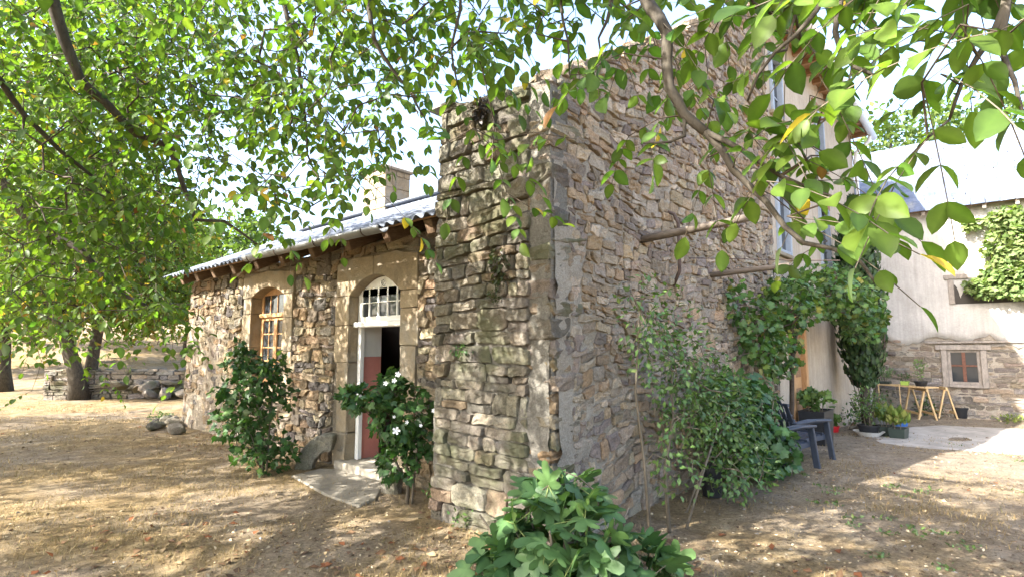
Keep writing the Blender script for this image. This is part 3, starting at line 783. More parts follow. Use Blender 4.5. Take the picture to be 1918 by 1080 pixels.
# chimney of dressed blocks
ch = MB()
z = 4.0; cst = []
chim = box('chimney', (6.65, 9.32, 3.9), (7.28, 10.08, 5.3), M['mortar_pale'], wing)
while z < 5.22:
    h = rng.uniform(.2, .28)
    y = 9.3
    while y < 10.08:
        wd = min(rng.uniform(.26, .5), 10.1 - y)
        if 10.1 - y - wd < .12: wd = 10.1 - y
        MB().box((6.63, y + .006, z + .005), (6.9, y + wd - .006, min(z + h, 5.3) - .005), jit=.005, rng=rng).build('chimney_stone', M['dressed'], chim, bevel=.01); y += wd
    x = 6.91
    while x < 7.28:
        wd = min(rng.uniform(.2, .4), 7.29 - x)
        if wd > .05: MB().box((x + .006, 9.3, z + .005), (x + wd - .004, 9.5, min(z + h, 5.3) - .005), jit=.005, rng=rng).build('chimney_stone', M['dressed'], chim, bevel=.01)
        x += wd
    z += h
box('chimney_cap', (6.58, 9.25, 5.305), (7.35, 10.15, 5.37), M['mortar_pale'], wing, .02)

# ------------------------------------------------------------------ tall house: buttress face, raking stone flank, rendered front
rng = np.random.default_rng(23)
BX, CY = 3.67, 2.76
house = thing('tall_house', (BX, CY, 0), 'tall rubble stone house whose raking flank ends in a mossy corner', 'house')
def Wb(u, z, d): return (BX - d - .06 * (1 - z / 4) + .012 * math.sin(u * 3 + z * 2), u, z)
def Wr(u, z, d): return (u, CY - d - .03 * (1 - z / 4) * math.exp(-(u - BX)) + .015 * math.sin(u * 1.3 + z * .7), z)
def top_b(u): return 3.92 + .10 * (u - CY)
def top_r(u): return np.minimum(3.95 + .61 * (np.asarray(u) - BX), 7.72)
def lev_b(u, z): return .002 + .012 * float(1 - sstep(.0, .5, abs(u - 2.9))) * float(1 - sstep(2.2, 3.2, z))
def lev_r(u, z):
    s = float((1 - sstep(.15, 1.3, u - BX)) * (1 - sstep(2.6, 3.6, z))); return .007 + .008 * s
wall_b = mortar_sheet('corner_wall', Wb, np.arange(CY - .0, 4.19, .075), np.arange(-.15, 4.2, .075), [], M['mortar_grey'], house, lev_b, rng, top_b, .012)
wall_r = mortar_sheet('flank_wall', Wr, np.concatenate([np.arange(BX, 9.9, .09), [9.9]]), np.arange(-.15, 7.8, .09), [], M['mortar_pale'], house, lev_r, rng, top_r, .012)
st = []
for poly in courses(CY + .2, 4.17, -.12, 4.05, .30, .135, rng, [((CY, 3.92), (-.1, 1))]):
    g = stone_geom(poly, Wb, rng.uniform(.025, .075), rng.uniform(.005, .012), rng)
    if g: st.append(g)
nb = len(st)
rubble(st, 'grey', M['stone_grey'], wall_b, house, 120, rng, 'corner_rubble')
st = []
lim = [((BX, 3.93), (-.61, 1.))]
for poly in courses(BX + .2, 9.88, -.12, 7.68, .165, .092, rng, lim, (), .05, .017):
    c = np.mean(poly, 0); sm = float((1 - sstep(.15, 1.4, c[0] - BX)) * (1 - sstep(2.4, 3.6, c[1])))
    g = stone_geom(poly, Wr, rng.uniform(.02, .048) - .016 * sm * rng.uniform(0, 1.2), rng.uniform(.006, .016), rng)
    if g: st.append(g)
rubble(st, 'tan', M['stone'], wall_r, house, 300, rng, 'flank_rubble')
box('corner_core', (BX - .035, CY - .012, -.15), (BX + .2, CY + .22, 3.86), M['mortar_grey'], house)
# quoins of the corner
z = -.12; k = 0
while z < 3.86:
    h = min(rng.uniform(.1, .2), 3.93 - z); a, b = (rng.uniform(.34, .5), rng.uniform(.2, .26)) if k % 2 else (rng.uniform(.2, .26), rng.uniform(.34, .5))
    bow = .06 * (1 - z / 4); p = rng.uniform(.0, .03)
    m = MB().box((BX - bow - p, CY - .03 * (1 - z / 4) - rng.uniform(.0, .025), z + .007), (BX + b, CY + a, z + h - .007), jit=.016, rng=rng)
    me = roughen(m.mesh('quoin', False, .018, 1), rng, .008); set_tint(me, np.array(STONE_PAL[('grey', 'tan', 'ochre')[rng.integers(3)]][rng.integers(7)]) * rng.uniform(.7, 1.05)); obj('quoin', me, M['stone_grey'] if rng.random() < .5 else M['stone'], house); z += h; k += 1
# cap stones on the ragged tops
for k in range(7):
    y = CY + .08 + k * .2; me = rough_block((rng.uniform(.2, .4), rng.uniform(.12, .24), rng.uniform(.03, .09)), rng, .02, .015); set_tint(me, STONE_PAL['grey'][rng.integers(7)])
    o = obj('cap_stone', me, M['stone_grey'], house); o.location = (BX + .22, y, top_b(y) - .02); o.rotation_euler = (rng.normal(0, .1), rng.normal(0, .1), rng.normal(0, .3))
box('overhanging_slate', (BX - .08, 3.95, 4.05), (BX + .4, 4.32, 4.075), M['wood_grey'], house)
u = BX + .25
while u < 9.6:
    L = rng.uniform(.12, .3); me = rough_block((L, rng.uniform(.2, .34), rng.uniform(.04, .12)), rng, .025, .015); set_tint(me, np.array(STONE_PAL['tan'][rng.integers(8)]) * .7)
    o = obj('cap_stone', me, M['stone'], house); o.location = (u, CY + .12, float(top_r(u)) - .07); o.rotation_euler = (rng.normal(0, .08), -math.atan(.61) * (u < 9.5) * rng.uniform(.3, 1.), rng.normal(0, .2)); u += L * .8
# body behind the flank, roofs
MB().prism([(BX + .03, -.1), (9.9, -.1), (9.9, 7.6), (9.7, 7.6), (BX + .03, 3.85)], lambda a, b: (a, CY + .04, b), lambda a, b: (a, 4.14, b)).build('flank_core', M['mortar_grey'], house)
# rendered front (Y = 2.76, X 9.9 .. 18.05)
wins = [(10.15, 10.95, 3.25, 4.75), (13.4, 14.3, 3.25, 4.75), (13.5, 14.3, 5.7, 7.0), (10.2, 10.9, 5.8, 7.0)]
doorh = (10.55, 11.55, -.4, 2.15)
usx = sorted(set([9.9, 18.05] + [w_[i] for w_ in wins + [doorh] for i in (0, 1)] + list(np.arange(9.95, 18, .5))))
zsx = sorted(set([-.4, 7.75] + [w_[i] for w_ in wins + [doorh] for i in (2, 3)] + list(np.arange(0, 7.7, .5))))
mortar_sheet('rendered_front', lambda u, z, d: (u, CY - .01 - d, z), usx, zsx, wins + [doorh], M['plaster'], house, lambda u, z: 0., rng, None, .004)
M['bluegrey'] = simple('blue_grey_paint', (.27, .31, .36), .6, .15, 6, .002, 40)
for (a, b, c, d) in wins:
    m = MB(); m.box((a - .003, CY - .06, c), (a + .07, CY + .12, d)); m.box((b - .07, CY - .06, c), (b + .003, CY + .12, d)); m.box((a + .07, CY - .055, c), (b - .07, CY + .12, c + .06)); m.box((a + .07, CY - .055, d - .07), (b - .07, CY + .12, d))
    wo_ = m.build('window', M['bluegrey'], house, bevel=.006)
    mm = (a + b) / 2; m = MB(); m.box((mm - .03, CY + .02, c + .06), (mm + .03, CY + .07, d - .07))
    for z in np.linspace(c + .06, d - .07, 4)[1:-1]: m.box((a + .07, CY + .025, z - .015), (b - .07, CY + .065, z + .015))
    m.build('glazing_bars', M['bluegrey'], wo_)
    zz = np.linspace(c + .06, d - .07, 4)
    for z, z2 in zip(zz[:-1], zz[1:]):
        for (p, q) in ((a + .07, mm - .03), (mm + .03, b - .07)): box('pane', (p, CY + .04, z + .015), (q, CY + .046, z2 - .015), M['glass'], wo_)
    box('lintel', (a - .15, CY - .05, d + .002), (b + .15, CY + .1, d + .17), M['tile'] if c < 5 else M['wood_red'], house, .012)
    box('sill', (a - .1, CY - .09, c - .075), (b + .1, CY + .1, c - .002), M['dressed'], house, .012)
m = MB(); m.box((doorh[0] - .02, CY - .07, -.2), (doorh[0] + .11, CY + .08, 2.15)); m.box((doorh[1] - .11, CY - .07, -.2), (doorh[1] + .02, CY + .08, 2.15)); m.box((doorh[0] + .11, CY - .065, 2.03), (doorh[1] - .11, CY + .08, 2.16))
m.build('door_frame', M['wood_orange'], house, bevel=.01)
m = MB(); m.box((doorh[0] + .11, CY + .03, -.18), (doorh[1] - .11, CY + .07, 2.03)); dl = m.build('door', M['wood_orange'], house)
for k in range(2): box('door_panel', (doorh[0] + .2, CY + .012, .0 + k * 1.05), (doorh[1] - .2, CY + .029, .85 + k * 1.05), M['wood_red'], dl, .006)
m = MB(); m.box((9.95, 2.8, -.4), (10.0, 7., 7.7)); m.box((18., 2.8, -.4), (18.05, 7., 7.7)); m.box((9.95, 6.95, -.4), (18.05, 7.05, 7.7)); m.build('rear_walls', M['plaster'], house)
box('room_shade_sheet', (10.05, 3.3, -.3), (17.95, 3.36, 7.6), M['dark'], house)  # dark sheet behind the windows, painted shade for the unlit rooms
EZ, EY = 7.62, 2.3
m = MB(); m.add([(9.6, EY, EZ + .1), (18.4, EY, EZ + .1), (18.4, 7.4, EZ + .1), (9.6, 7.4, EZ + .1), (12.2, 4.85, 9.2), (18.4, 4.85, 9.2)], [(0, 1, 5, 4), (2, 3, 4, 5), (3, 0, 4), (1, 2, 5), (0, 3, 2, 1)])
M['slate_far'] = simple('slate_roof', (.12, .135, .16), .6, .3, 8, .01, 20)
m.build('roof', M['slate_far'], house)
for x in np.arange(9.75, 18.3, .55): box('rafter', (x - .05, EY + .05, EZ - .06), (x + .05, CY + .1, EZ + .06), M['wood_red'], house)
box('eaves_board', (9.62, EY + .02, EZ + .062), (18.38, CY + .15, EZ + .085), M['wood_red'], house)
for x in np.arange(9.65, 10.9, .2): MB().tube([(x, EY - .06, EZ + .13), (x, EY + .5, EZ + .3)], .09, 8).build('roof_tile', M['tile'], house)
MB().tube([(10.1, EY - .06, EZ + .02), (18.45, EY - .06, EZ - .02)], .085, 10).build('gutter', M['pvc'], house, smooth=True)
MB().tube([(17.98, EY - .04, EZ - .06), (17.98, EY + .02, EZ - .25), (17.98, CY - .12, EZ - .5), (17.98, CY - .1, EZ - .8), (17.98, CY - .1, 2.2), (17.98, CY - .1, -.15)], .05, 10).build('downpipe', M['pvc'], house, smooth=True)
for z in (1.6, 3.8, 5.8): box('pipe_clip', (17.91, CY - .165, z), (18.05, CY + .0, z + .04), M['zinc'], house)
# poles, hook, wire and bars let into the front
for (x, z, L, r, dz) in ((5.23, 2.74, 1.18, .042, .06), (7.02, 2.53, .98, .038, .03)):
    y0 = CY + .15; MB().tube([(x, y0, z - .02), (x + .01, y0 - .5, z + .01), (x, CY - L * .6, z + dz * .5), (x + .01, CY - L, z + dz)], [r, r, r * .96, r * .9], 10).build('pole', M['pole'], house, smooth=True)
MB().tube([(5.82, CY - .02, 3.14), (5.84, CY - .1, 3.1), (5.88, CY - .13, 3.0), (5.89, CY - .13, 2.7), (5.9, CY - .12, 2.45), (5.93, CY - .03, 2.3)], .02, 8).build('iron_hook', M['iron'], house, smooth=True)
MB().tube([(6.3, CY - .02, 2.66), (6.8, CY - .45, 2.665), (7.3, CY - .9, 2.66), (7.9, CY - 1.35, 2.68)], .006, 5).build('wire', M['iron'], house)
for z in (6.35, 6.6): MB().tube([(12.7, CY + .1, z), (12.72, CY - .75, z + .02)], .022, 6).build('iron_bar', M['rust'], house)

# ------------------------------------------------------------------ barn across the yard (wall at X = 18.4)
rng = np.random.default_rng(37)
AX = 18.4
barn = thing('barn', (AX, 0, -.2), 'grey rendered barn with stone base, small wooden window and slate roof', 'barn')
def Wa(u, z, d): return (AX - d + .02 * math.sin(u * 1.1 + z), u, z)
def lowtop(u): return 1.72 + .12 * np.sin(u * 2.1) + .08 * np.sin(u * 5.3 + 1) + .25 * sstep(1.5, 2.6, u)
BW = (.32, .98, .66, 1.5)
def lev_a(u, z): return .03 * float(sstep(-.06, .05, z - lowtop(u)))
us = np.concatenate([np.arange(-3., 3.6, .1), BW[:2]]); zs = np.concatenate([np.arange(-.5, 2.31, .1), BW[2:]])
wall_a = mortar_sheet('base_wall', Wa, us, zs, [BW], M['mortar_pale'], barn, lambda u, z: .012, rng, None, .008)
mortar_sheet('rendered_wall', lambda u, z, d: Wa(u, z, d + .035), np.arange(-9, 3.61, .12), np.concatenate([[0], np.arange(1.35, 5.4, .12)]) , [], M['plaster_barn'], barn, lambda u, z: 0., rng, None, .003) if False else None
# render coat: ragged lower edge
uu = np.arange(-9., 3.61, .1); V = []; F = []
for i, u in enumerate(uu):
    zl = float(lowtop(u)) + rng.normal(0, .035)
    col = [zl, zl + .002] + list(np.linspace(zl + .2, 5.3, 18))
    for j, z in enumerate(col): V.append(Wa(u, z, .0 if j == 0 else .04 + rng.normal(0, .003)))
n = 20
for i in range(len(uu) - 1):
    for j in range(n - 1): F.append((i * n + j, i * n + j + 1, (i + 1) * n + j + 1, (i + 1) * n + j))
obj('render_coat', mesh_np('render_coat', np.array(V), np.array(F), True), M['plaster_barn'], barn)
st = []
for poly in courses(-2.6, 3.5, -.45, 2.1, .34, .1, rng, None, [(BW[0] - .12, BW[1] + .12, BW[2] - .1, BW[3] + .16)]):
    c = np.mean(poly, 0)
    if c[1] > lowtop(c[0]) - .02: continue
    g = stone_geom(poly, Wa, rng.uniform(.01, .045), rng.uniform(.006, .014), rng)
    if g: st.append(g)
rubble(st, 'slaty', M['stone'], wall_a, barn, 300, rng, 'base_rubble')
box('barn_core', (AX + .12, -9, -.5), (AX + 7, 3.6, 5.2), M['dark'], barn)
m = MB(); a, b, c, d = BW
m.box((AX - .06, b, c - .1), (AX + .1, b + .13, d + .02)); m.box((AX - .06, a - .13, c - .1), (AX + .1, a, d + .02)); m.box((AX - .07, a, c - .1), (AX + .1, b, c - .02)); m.box((AX - .075, a - .22, d + .02), (AX + .1, b + .24, d + .15))
m.build('window_surround', M['wood_grey'], barn, bevel=.012)
m = MB(); m.box((AX - .01, a, c - .02), (AX + .05, a + .07, d + .02)); m.box((AX - .01, b - .07, c - .02), (AX + .05, b, d + .02)); m.box((AX - .01, a + .07, c - .02), (AX + .05, b - .07, c + .05)); m.box((AX - .01, a + .07, d - .04), (AX + .05, b - .07, d + .02))
wb = m.build('window', M['wood_grey'], barn, bevel=.006)
mm = (a + b) / 2; m = MB(); m.box((AX - .02, mm - .035, c + .05), (AX + .04, mm + .035, d - .04)); m.box((AX - .018, a + .07, (c + d) / 2 + .02), (AX + .038, b - .07, (c + d) / 2 + .06)); m.build('glazing_bars', M['rust'], wb)
for (p, q) in ((a + .07, mm - .035), (mm + .035, b - .07)):
    for (z, z2) in ((c + .05, (c + d) / 2 + .02), ((c + d) / 2 + .06, d - .04)): box('pane', (AX + .01, p, z), (AX + .015, q, z2), M['glass'], wb)
MB().beam((AX - .05, 1.42, 1.71), (AX - .05, -1.6, 1.74), .06, .05).build('timber_rail', M['wood_grey'], barn, bevel=.008)
MB().tube([(AX - .03, 2.62, 1.93), (AX - .07, 2.58, 2.05), (AX - .07, 2.45, 2.1), (AX - .07, 2.34, 2.04), (AX - .07, 2.32, 1.9), (AX - .07, 2.33, 1.5), (AX - .08, 2.28, 1.4), (AX - .03, 2.1, 1.38)], .03, 8).build('rusty_pipe', M['iron'], barn, smooth=True)
# hayloft frame under the creeper; a dark sheet paints the unlit opening
m = MB(); m.box((AX - .09, .72, 2.7), (AX + .1, .84, 3.35)); m.box((AX - .09, -.9, 2.7), (AX + .1, -.78, 3.35)); m.box((AX - .1, -.95, 3.35), (AX + .1, .92, 3.47)); m.build('loft_frame', M['wood_grey'], barn, bevel=.01)
box('loft_shade_sheet', (AX - .05, -.78, 2.7), (AX - .045, .72, 3.35), M['dark'], barn)
# slate roof
e0 = np.array([18.08, 5.22]); r0 = np.array([22.2, 8.2]); sl2 = (r0 - e0) / np.linalg.norm(r0 - e0); n2 = np.array([-sl2[1], sl2[0]])
MB().prism([tuple(e0 - n2 * .02), tuple(r0 - n2 * .02), (26.5, 5.2), (26.3, 5.2), tuple(r0 - n2 * .1), tuple(e0 - n2 * .06)], lambda a, b: (a, -9.2, b), lambda a, b: (a, 3.7, b)).build('roof_deck', M['wood'], barn)
for y in np.arange(-2.5, 3.6, .62): MB().beam((e0[0] + .02, y, e0[1] - .09), (AX + .3, y, e0[1] + .12), .08, .1).build('rafter', M['wood_grey'], barn)
def slate_mat():
    t = NT('roof_slate'); c = t.coord(); n = t.noise(c, 7, 5, .7)
    col = t.mixc(1., t.tint(), t.ramp(n, [(.3, (.7, .7, .7)), (.7, (1.3, 1.3, 1.3))]), 'MULTIPLY')
    col = t.mixc(t.ramp(t.noise(c, 1.6, 4, .6), [(.6, (0, 0, 0)), (.72, (.5, .5, .5))]), col, (.30, .28, .22))
    t.pbr(col, .55, t.bump(t.noise(c, 40, 5, .7), .5, .006), .35); return t.m
M['slate'] = slate_mat()
slm = []
for c in ((.085, .105, .15), (.10, .12, .17), (.12, .14, .18), (.075, .09, .125), (.13, .145, .17)):
    wd = rng.uniform(.24, .34)
    m = MB().box((-.0, -wd / 2, 0), (.36, wd / 2, .012), jit=.008, rng=rng); me = m.mesh('slate'); set_tint(me, c); me.materials.append(M['slate']); slm.append((me, wd))
R4 = Matrix(((sl2[0], 0, n2[0], 0), (0, 1, 0, 0), (sl2[1], 0, n2[1], 0), (0, 0, 0, 1)))
acc = []
L = np.linalg.norm(r0 - e0); s = -.06; k = 0
while s < L - .1:
    y = 3.7 - .1 * (k % 2)
    while y > -9.1:
        me, wd = slm[rng.integers(5)]; pos = e0 + sl2 * s
        mx = Matrix.Translation((pos[0], y - wd / 2, pos[1] + rng.uniform(0, .012))) @ R4 @ Matrix.Rotation(-.07 + rng.normal(0, .012), 4, 'Y') @ Matrix.Rotation(rng.normal(0, .03), 4, 'Z')
        px, py, dd = proj([(pos[0], y - wd / 2, pos[1])])
        if -50 < px[0] < 1960: acc.append((dd[0], mx, me))
        elif y < -1: acc.append((1e3 + y * 0, mx, me))
        y -= wd + .004
    s += .25; k += 1
acc.sort(key=lambda q: q[0])
V, F, C, n0 = [], [], [], 0
for k, (dd, mx, me) in enumerate(acc):
    if k < 300:
        o = bpy.data.objects.new('slate', me); o.matrix_basis = mx; link(o, barn)
    else:
        vv = np.array([mx @ v.co for v in me.vertices]); V.append(vv); F.append(np.array([p.vertices[:] for p in me.polygons]) + n0); n0 += len(vv); C.append(np.tile((.1, .12, .16), (len(vv), 1)))
if V: obj('slates', mesh_np('slates', np.concatenate(V), np.concatenate(F), False, np.concatenate(C)), M['slate'], barn, kind='stuff')

# ================================================================== VEGETATION
GREEN = [(.092, .150, .024), (.075, .132, .026), (.110, .170, .028), (.060, .112, .024), (.40, .29, .03), (.17, .085, .03)]
GP = [.32, .31, .21, .14, .014, .006]
# ------------------------------------------------------------------ the walnut tree overhead
rng = np.random.default_rng(101)
TB = np.array([-2.3, 4.4, 0.])
walnut = thing('walnut_tree', tuple(TB), 'big walnut tree whose leafy branches hang over the whole scene', 'tree')
nodes, par, rad, chains = [], [], [], []
def chain(pts, r0, r1, parent_i):
    first = len(nodes); ids = [parent_i] if parent_i >= 0 else []
    for k, p in enumerate(pts):
        nodes.append(np.array(p, float)); par.append(parent_i if k == 0 else len(nodes) - 2)
        rad.append(r0 + (r1 - r0) * k / max(len(pts) - 1, 1)); ids.append(len(nodes) - 1)
    chains.append(ids); return len(nodes) - 1
def pxs(*pts): return [at(*p) for p in pts]
tr = chain([TB - (0, 0, .1), TB + (.03, .0, .5), TB + (.05, .05, 1.2), TB + (.1, .0, 2.0), TB + (.15, 0, 2.7)], .34, .25, -1)
b1 = chain([(-1.2, 3.4, 3.9), (.2, 2.4, 4.7), (1.2, 1.7, 4.6)], .15, .08, tr)      # towards the camera's right
b2 = chain([(-1.5, 5.6, 3.9), (-.4, 6.6, 5.0), (.8, 7.6, 5.9)], .15, .07, tr)      # along the facade
b3 = chain([(-3.2, 5.4, 4.2), (-3.8, 7.2, 5.5), (-3.8, 9.5, 6.6)], .16, .06, tr)
b4 = chain([(-3.4, 3.3, 4.2), (-4.2, 1.6, 5.6)], .14, .06, tr)
b5 = chain([(-1.5, 4.0, 4.3), (-.2, 4.2, 5.6), (1.2, 4.3, 5.9)], .13, .06, tr)
b6 = chain([(-1.6, 5.8, 3.2), (-.6, 7.2, 3.7)], .11, .07, tr)
ff = chain(pxs((85, -90, 5.0), (100, 10, 5.1), (120, 75, 5.15), (150, 150, 5.2), (205, 200, 5.3), (255, 252, 5.4), (320, 275, 5.5), (340, 340, 5.55), (366, 412, 5.6), (420, 414, 5.7), (482, 458, 5.75)), .048, .010, b2 - 1)
chain(pxs((-60, 290, 7.0), (10, 350, 6.9), (60, 420, 6.8), (110, 447, 6.7), (155, 470, 6.6), (182, 505, 6.5), (215, 545, 6.4), (290, 580, 6.3)), .052, .014, b6)
chain(pxs((-60, 110, 6.), (0, 150, 6.), (45, 215, 6.1), (110, 280, 6.2), (175, 332, 6.3), (240, 400, 6.4)), .032, .009, b2 - 2)
chain(pxs((515, -70, 4.4), (535, 20, 4.4), (557, 105, 4.45), (568, 190, 4.5), (576, 290, 4.6), (600, 345, 4.7)), .022, .006, b5 - 1)
chain(pxs((685, -70, 3.7), (692, 20, 3.7), (702, 78, 3.7), (735, 130, 3.75), (770, 175, 3.8), (800, 230, 3.85)), .022, .006, b5 - 1)
chain(pxs((865, -60, 3.3), (862, 20, 3.3), (845, 90, 3.35), (855, 150, 3.4), (865, 190, 3.5)), .012, .004, b5)
chain(pxs((1060, -70, 2.9), (1050, 10, 2.85), (1064, 78, 2.85), (1066, 125, 2.9)), .010, .004, b1 - 1)
chain(pxs((1150, -70, 2.7), (1145, 5, 2.7), (1136, 42, 2.7), (1121, 72, 2.7), (1127, 108, 2.75)), .012, .004, b1 - 1)
g = chain(pxs((1190, -90, 2.5), (1212, 5, 2.45), (1235, 35, 2.42), (1250, 62, 2.4), (1249, 112, 2.4), (1254, 165, 2.4), (1282, 215, 2.38), (1322, 248, 2.36)), .032, .020, b1)
g2 = chain(pxs((1352, 282, 2.35), (1372, 318, 2.33), (1400, 345, 2.32), (1435, 378, 2.3), (1470, 425, 2.28), (1505, 455, 2.25), (1560, 466, 2.22), (1612, 490, 2.2), (1640, 530, 2.2)), .016, .005, g)
chain(pxs((1362, 266, 2.3), (1420, 302, 2.25), (1462, 330, 2.2), (1512, 350, 2.15), (1570, 372, 2.1)), .011, .004, g)
chain(pxs((1282, 255, 2.36), (1255, 266, 2.35), (1205, 268, 2.35)), .008, .004, g - 1)
chain(pxs((1570, -60, 2.), (1530, 20, 2.), (1492, 65, 2.), (1452, 98, 2.02), (1420, 140, 2.05), (1400, 190, 2.1)), .010, .004, b1)
chain(pxs((1580, -60, 1.9), (1572, 20, 1.9), (1564, 60, 1.9), (1574, 100, 1.9), (1600, 126, 1.9), (1638, 142, 1.9)), .011, .005, b1)
chain(pxs((1900, -70, 2.), (1882, 15, 2.), (1862, 60, 2.), (1832, 105, 2.), (1800, 160, 2.02), (1778, 225, 2.05)), .014, .004, b1)
chain(pxs((1890, -20, 2.0), (1872, 80, 2.0), (1882, 110, 2.0), (1900, 150, 1.95), (1915, 210, 1.9)), .012, .004, b1)
n0 = len(nodes)
for k, ids in enumerate(chains):
    P = [nodes[i] for i in ids]; r = [rad[i] for i in ids]
    if k and len(ids) > 1: r[0] = min(r[0], r[1] * 1.15)
    # resample with a little sway
    Q, RR = [], []
    for a, b, ra, rb in zip(P[:-1], P[1:], r[:-1], r[1:]):
        for f in (0, .5): Q.append(a + (b - a) * f + (rng.normal(0, .012, 3) * np.linalg.norm(b - a) if f else 0)); RR.append(ra + (rb - ra) * f)
    Q.append(P[-1]); RR.append(r[-1])
    MB().tube(Q, RR, 10 if k == 0 else 7).build('trunk' if k == 0 else 'limb', M['bark'], walnut, smooth=True)
# sprays in view, cell by cell of 120 px
DEN = ["1 1 1 1 1 1 .95 .7 .8 1 1 1 1 .55 .5 1",
       "1 1 1 1 .9 1 .95 .45 .45 .5 .4 .55 1 .3 .6 1",
       "1 1 1 .5 1 1 .45 .4 .12 .08 .25 .6 1 .4 .1 .6",
       "1 1 .5 .15 .6 .2 .03 .14 0 0 .03 .15 .9 .5 0 0",
       ".7 .6 .2 .02 0 0 0 0 0 0 0 0 .35 .35 .12 0",
       ".2 .15 .2 0 0 0 0 0 0 0 0 0 0 0 0 0"]
DR = [(5.4, 13), (5.4, 11), (5.0, 8.5), (4.4, 6.8), (3.8, 5.6), (3.4, 5.4), (3.1, 4.4), (2.9, 4.), (2.6, 3.6), (2.5, 3.4), (2.2, 3.2), (2.1, 3.), (1.9, 2.6), (1.8, 2.4), (1.8, 2.3), (1.7, 2.3)]
SP, near = [], []
for r, row in enumerate(DEN):
    for c, dv in enumerate(map(float, row.split())):
        if dv == 0: continue
        lo, hi = DR[c]; md = (lo + hi) / 2; n = dv * 14400 * (5.6 if c < 4 else 4.4 if c < 7 else 3.0) / (.034 * 1036 ** 2 / md ** 2)
        n = int(n) + (rng.random() < n % 1)
        while n > 0:
            ctr_ = at((c + rng.random()) * 120, (r + rng.random()) * 120 - 40, rng.uniform(lo, hi)); k_ = min(n, 5 if c < 7 else 2)
            for _ in range(k_): SP.append(ctr_ + rng.normal(0, .17 if c < 7 else .1, 3))
            n -= k_
# some sprays just above the top of the frame
for c in range(16):
    lo, hi = DR[c]
    for _ in range(int(2 + 14 * (lo / 5) ** 2)): SP.append(at((c + rng.random()) * 120, rng.uniform(-160, -20), rng.uniform(lo, hi)))
SP = np.array(SP); SP[:, 2] += .13; SP = SP[(SP[:, 2] > 1.7) | (SP[:, 1] > 6)]
bad = (SP[:, 0] > 3.45) & (SP[:, 2] < 3.3); SP = SP[~bad]; SP = SP[~((SP[:, 0] > 3.3) & (SP[:, 1] < 4.3) & (SP[:, 1] > 2.5))]
sx_, sy_, sd_ = proj(SP)                # the lower edge of the hanging boughs over the yard
low = np.interp(sx_, [1050, 1150, 1350, 1430, 1500, 1640, 1700, 1780, 1918], [900, 300, 300, 360, 450, 460, 420, 330, 280])
SP = SP[(sx_ < 1080) | (sy_ < low)]
rt_nodes, rt_par = [*nodes], [*par]
N_, P_, R_ = grow((rt_nodes, rt_par), SP, rng, .0022, 3.0, .0085)
R_[:n0] = rad
wood_of(walnut, N_, P_, R_, M['twig'], 5, 'twigs', n0, 'stuff')
LP, LD, LN, LS, A, B = sprays(SP, rng, size=(.08, .13), droop=.95)
lx = proj(LP)[0]; LS = LS * (.78 + .12 * sstep(600, 1000, lx))
idx = rng.choice(6, len(LP), p=GP)
yel = (LP[:, 1] > 5.5) & (rng.random(len(LP)) < .10); idx[yel] = rng.choice([2, 4], yel.sum(), p=[.9, .1])
tubes('leaf_stalks', A, B, np.full(len(A), .0022), np.full(len(A), .0018), M['stem'], walnut, 3, 'stuff')
foliage(walnut, 'oval', LP, LD, LN, LS, idx, GREEN, M['leaf'], 300, rng)
# the rest of the crown, above and behind the viewer: it shades the yard
rng = np.random.default_rng(77)
CC = []
while len(CC) < 420:
    p = np.array([rng.uniform(-9.5, 3.6), rng.uniform(-4, 17), rng.uniform(3., 9.)])
    q = (p - np.array([-2.6, 6.4, 5.7])) / np.array([6.8, 10.2, 3.1])
    if (q ** 2).sum() > 1 or (q ** 2).sum() < .12: continue
    if p[1] < 1.2 - .25 * p[0]: continue
    if p[0] > -1.5 and p[2] > 6.3 - .3 * p[0]: continue
    CC.append(p)
CC += [np.array([rng.uniform(-1, 2.6), rng.uniform(1.2, 3.6), rng.uniform(4., 6.)]) for _ in range(45)] + [np.array([rng.uniform(-5, -.8), rng.uniform(3.2, 8.), rng.uniform(4., 6.6)]) for _ in range(45)]  # extra clusters added out of view to shade the foreground
CC = np.array(CC)
px, py, d = proj(CC); vis = (px > -90) & (px < 2000) & (py > -90) & (d > 0); CC = CC[~vis]
N_, P_, R_ = grow(([*nodes], [*par]), CC, rng, .008, 2.3, .06); R_[:n0] = rad
wood_of(walnut, N_, P_, R_, M['twig'], 5, 'boughs', n0, 'stuff')
S2 = np.concatenate([c + rng.normal(0, .33, (9, 3)) for c in CC])
px, py, d = proj(S2); S2 = S2[~((px > -60) & (px < 1980) & (py > -60) & (d > 0))]
LP, LD, LN, LS, A, B = sprays(S2, rng, size=(.09, .14))
obj('upper_foliage', leaf_mesh('upper_foliage', 'simple', LP, LD, LN, LS, np.array(GREEN)[rng.choice(4, len(LP))]), M['leaf'], walnut, kind='stuff')

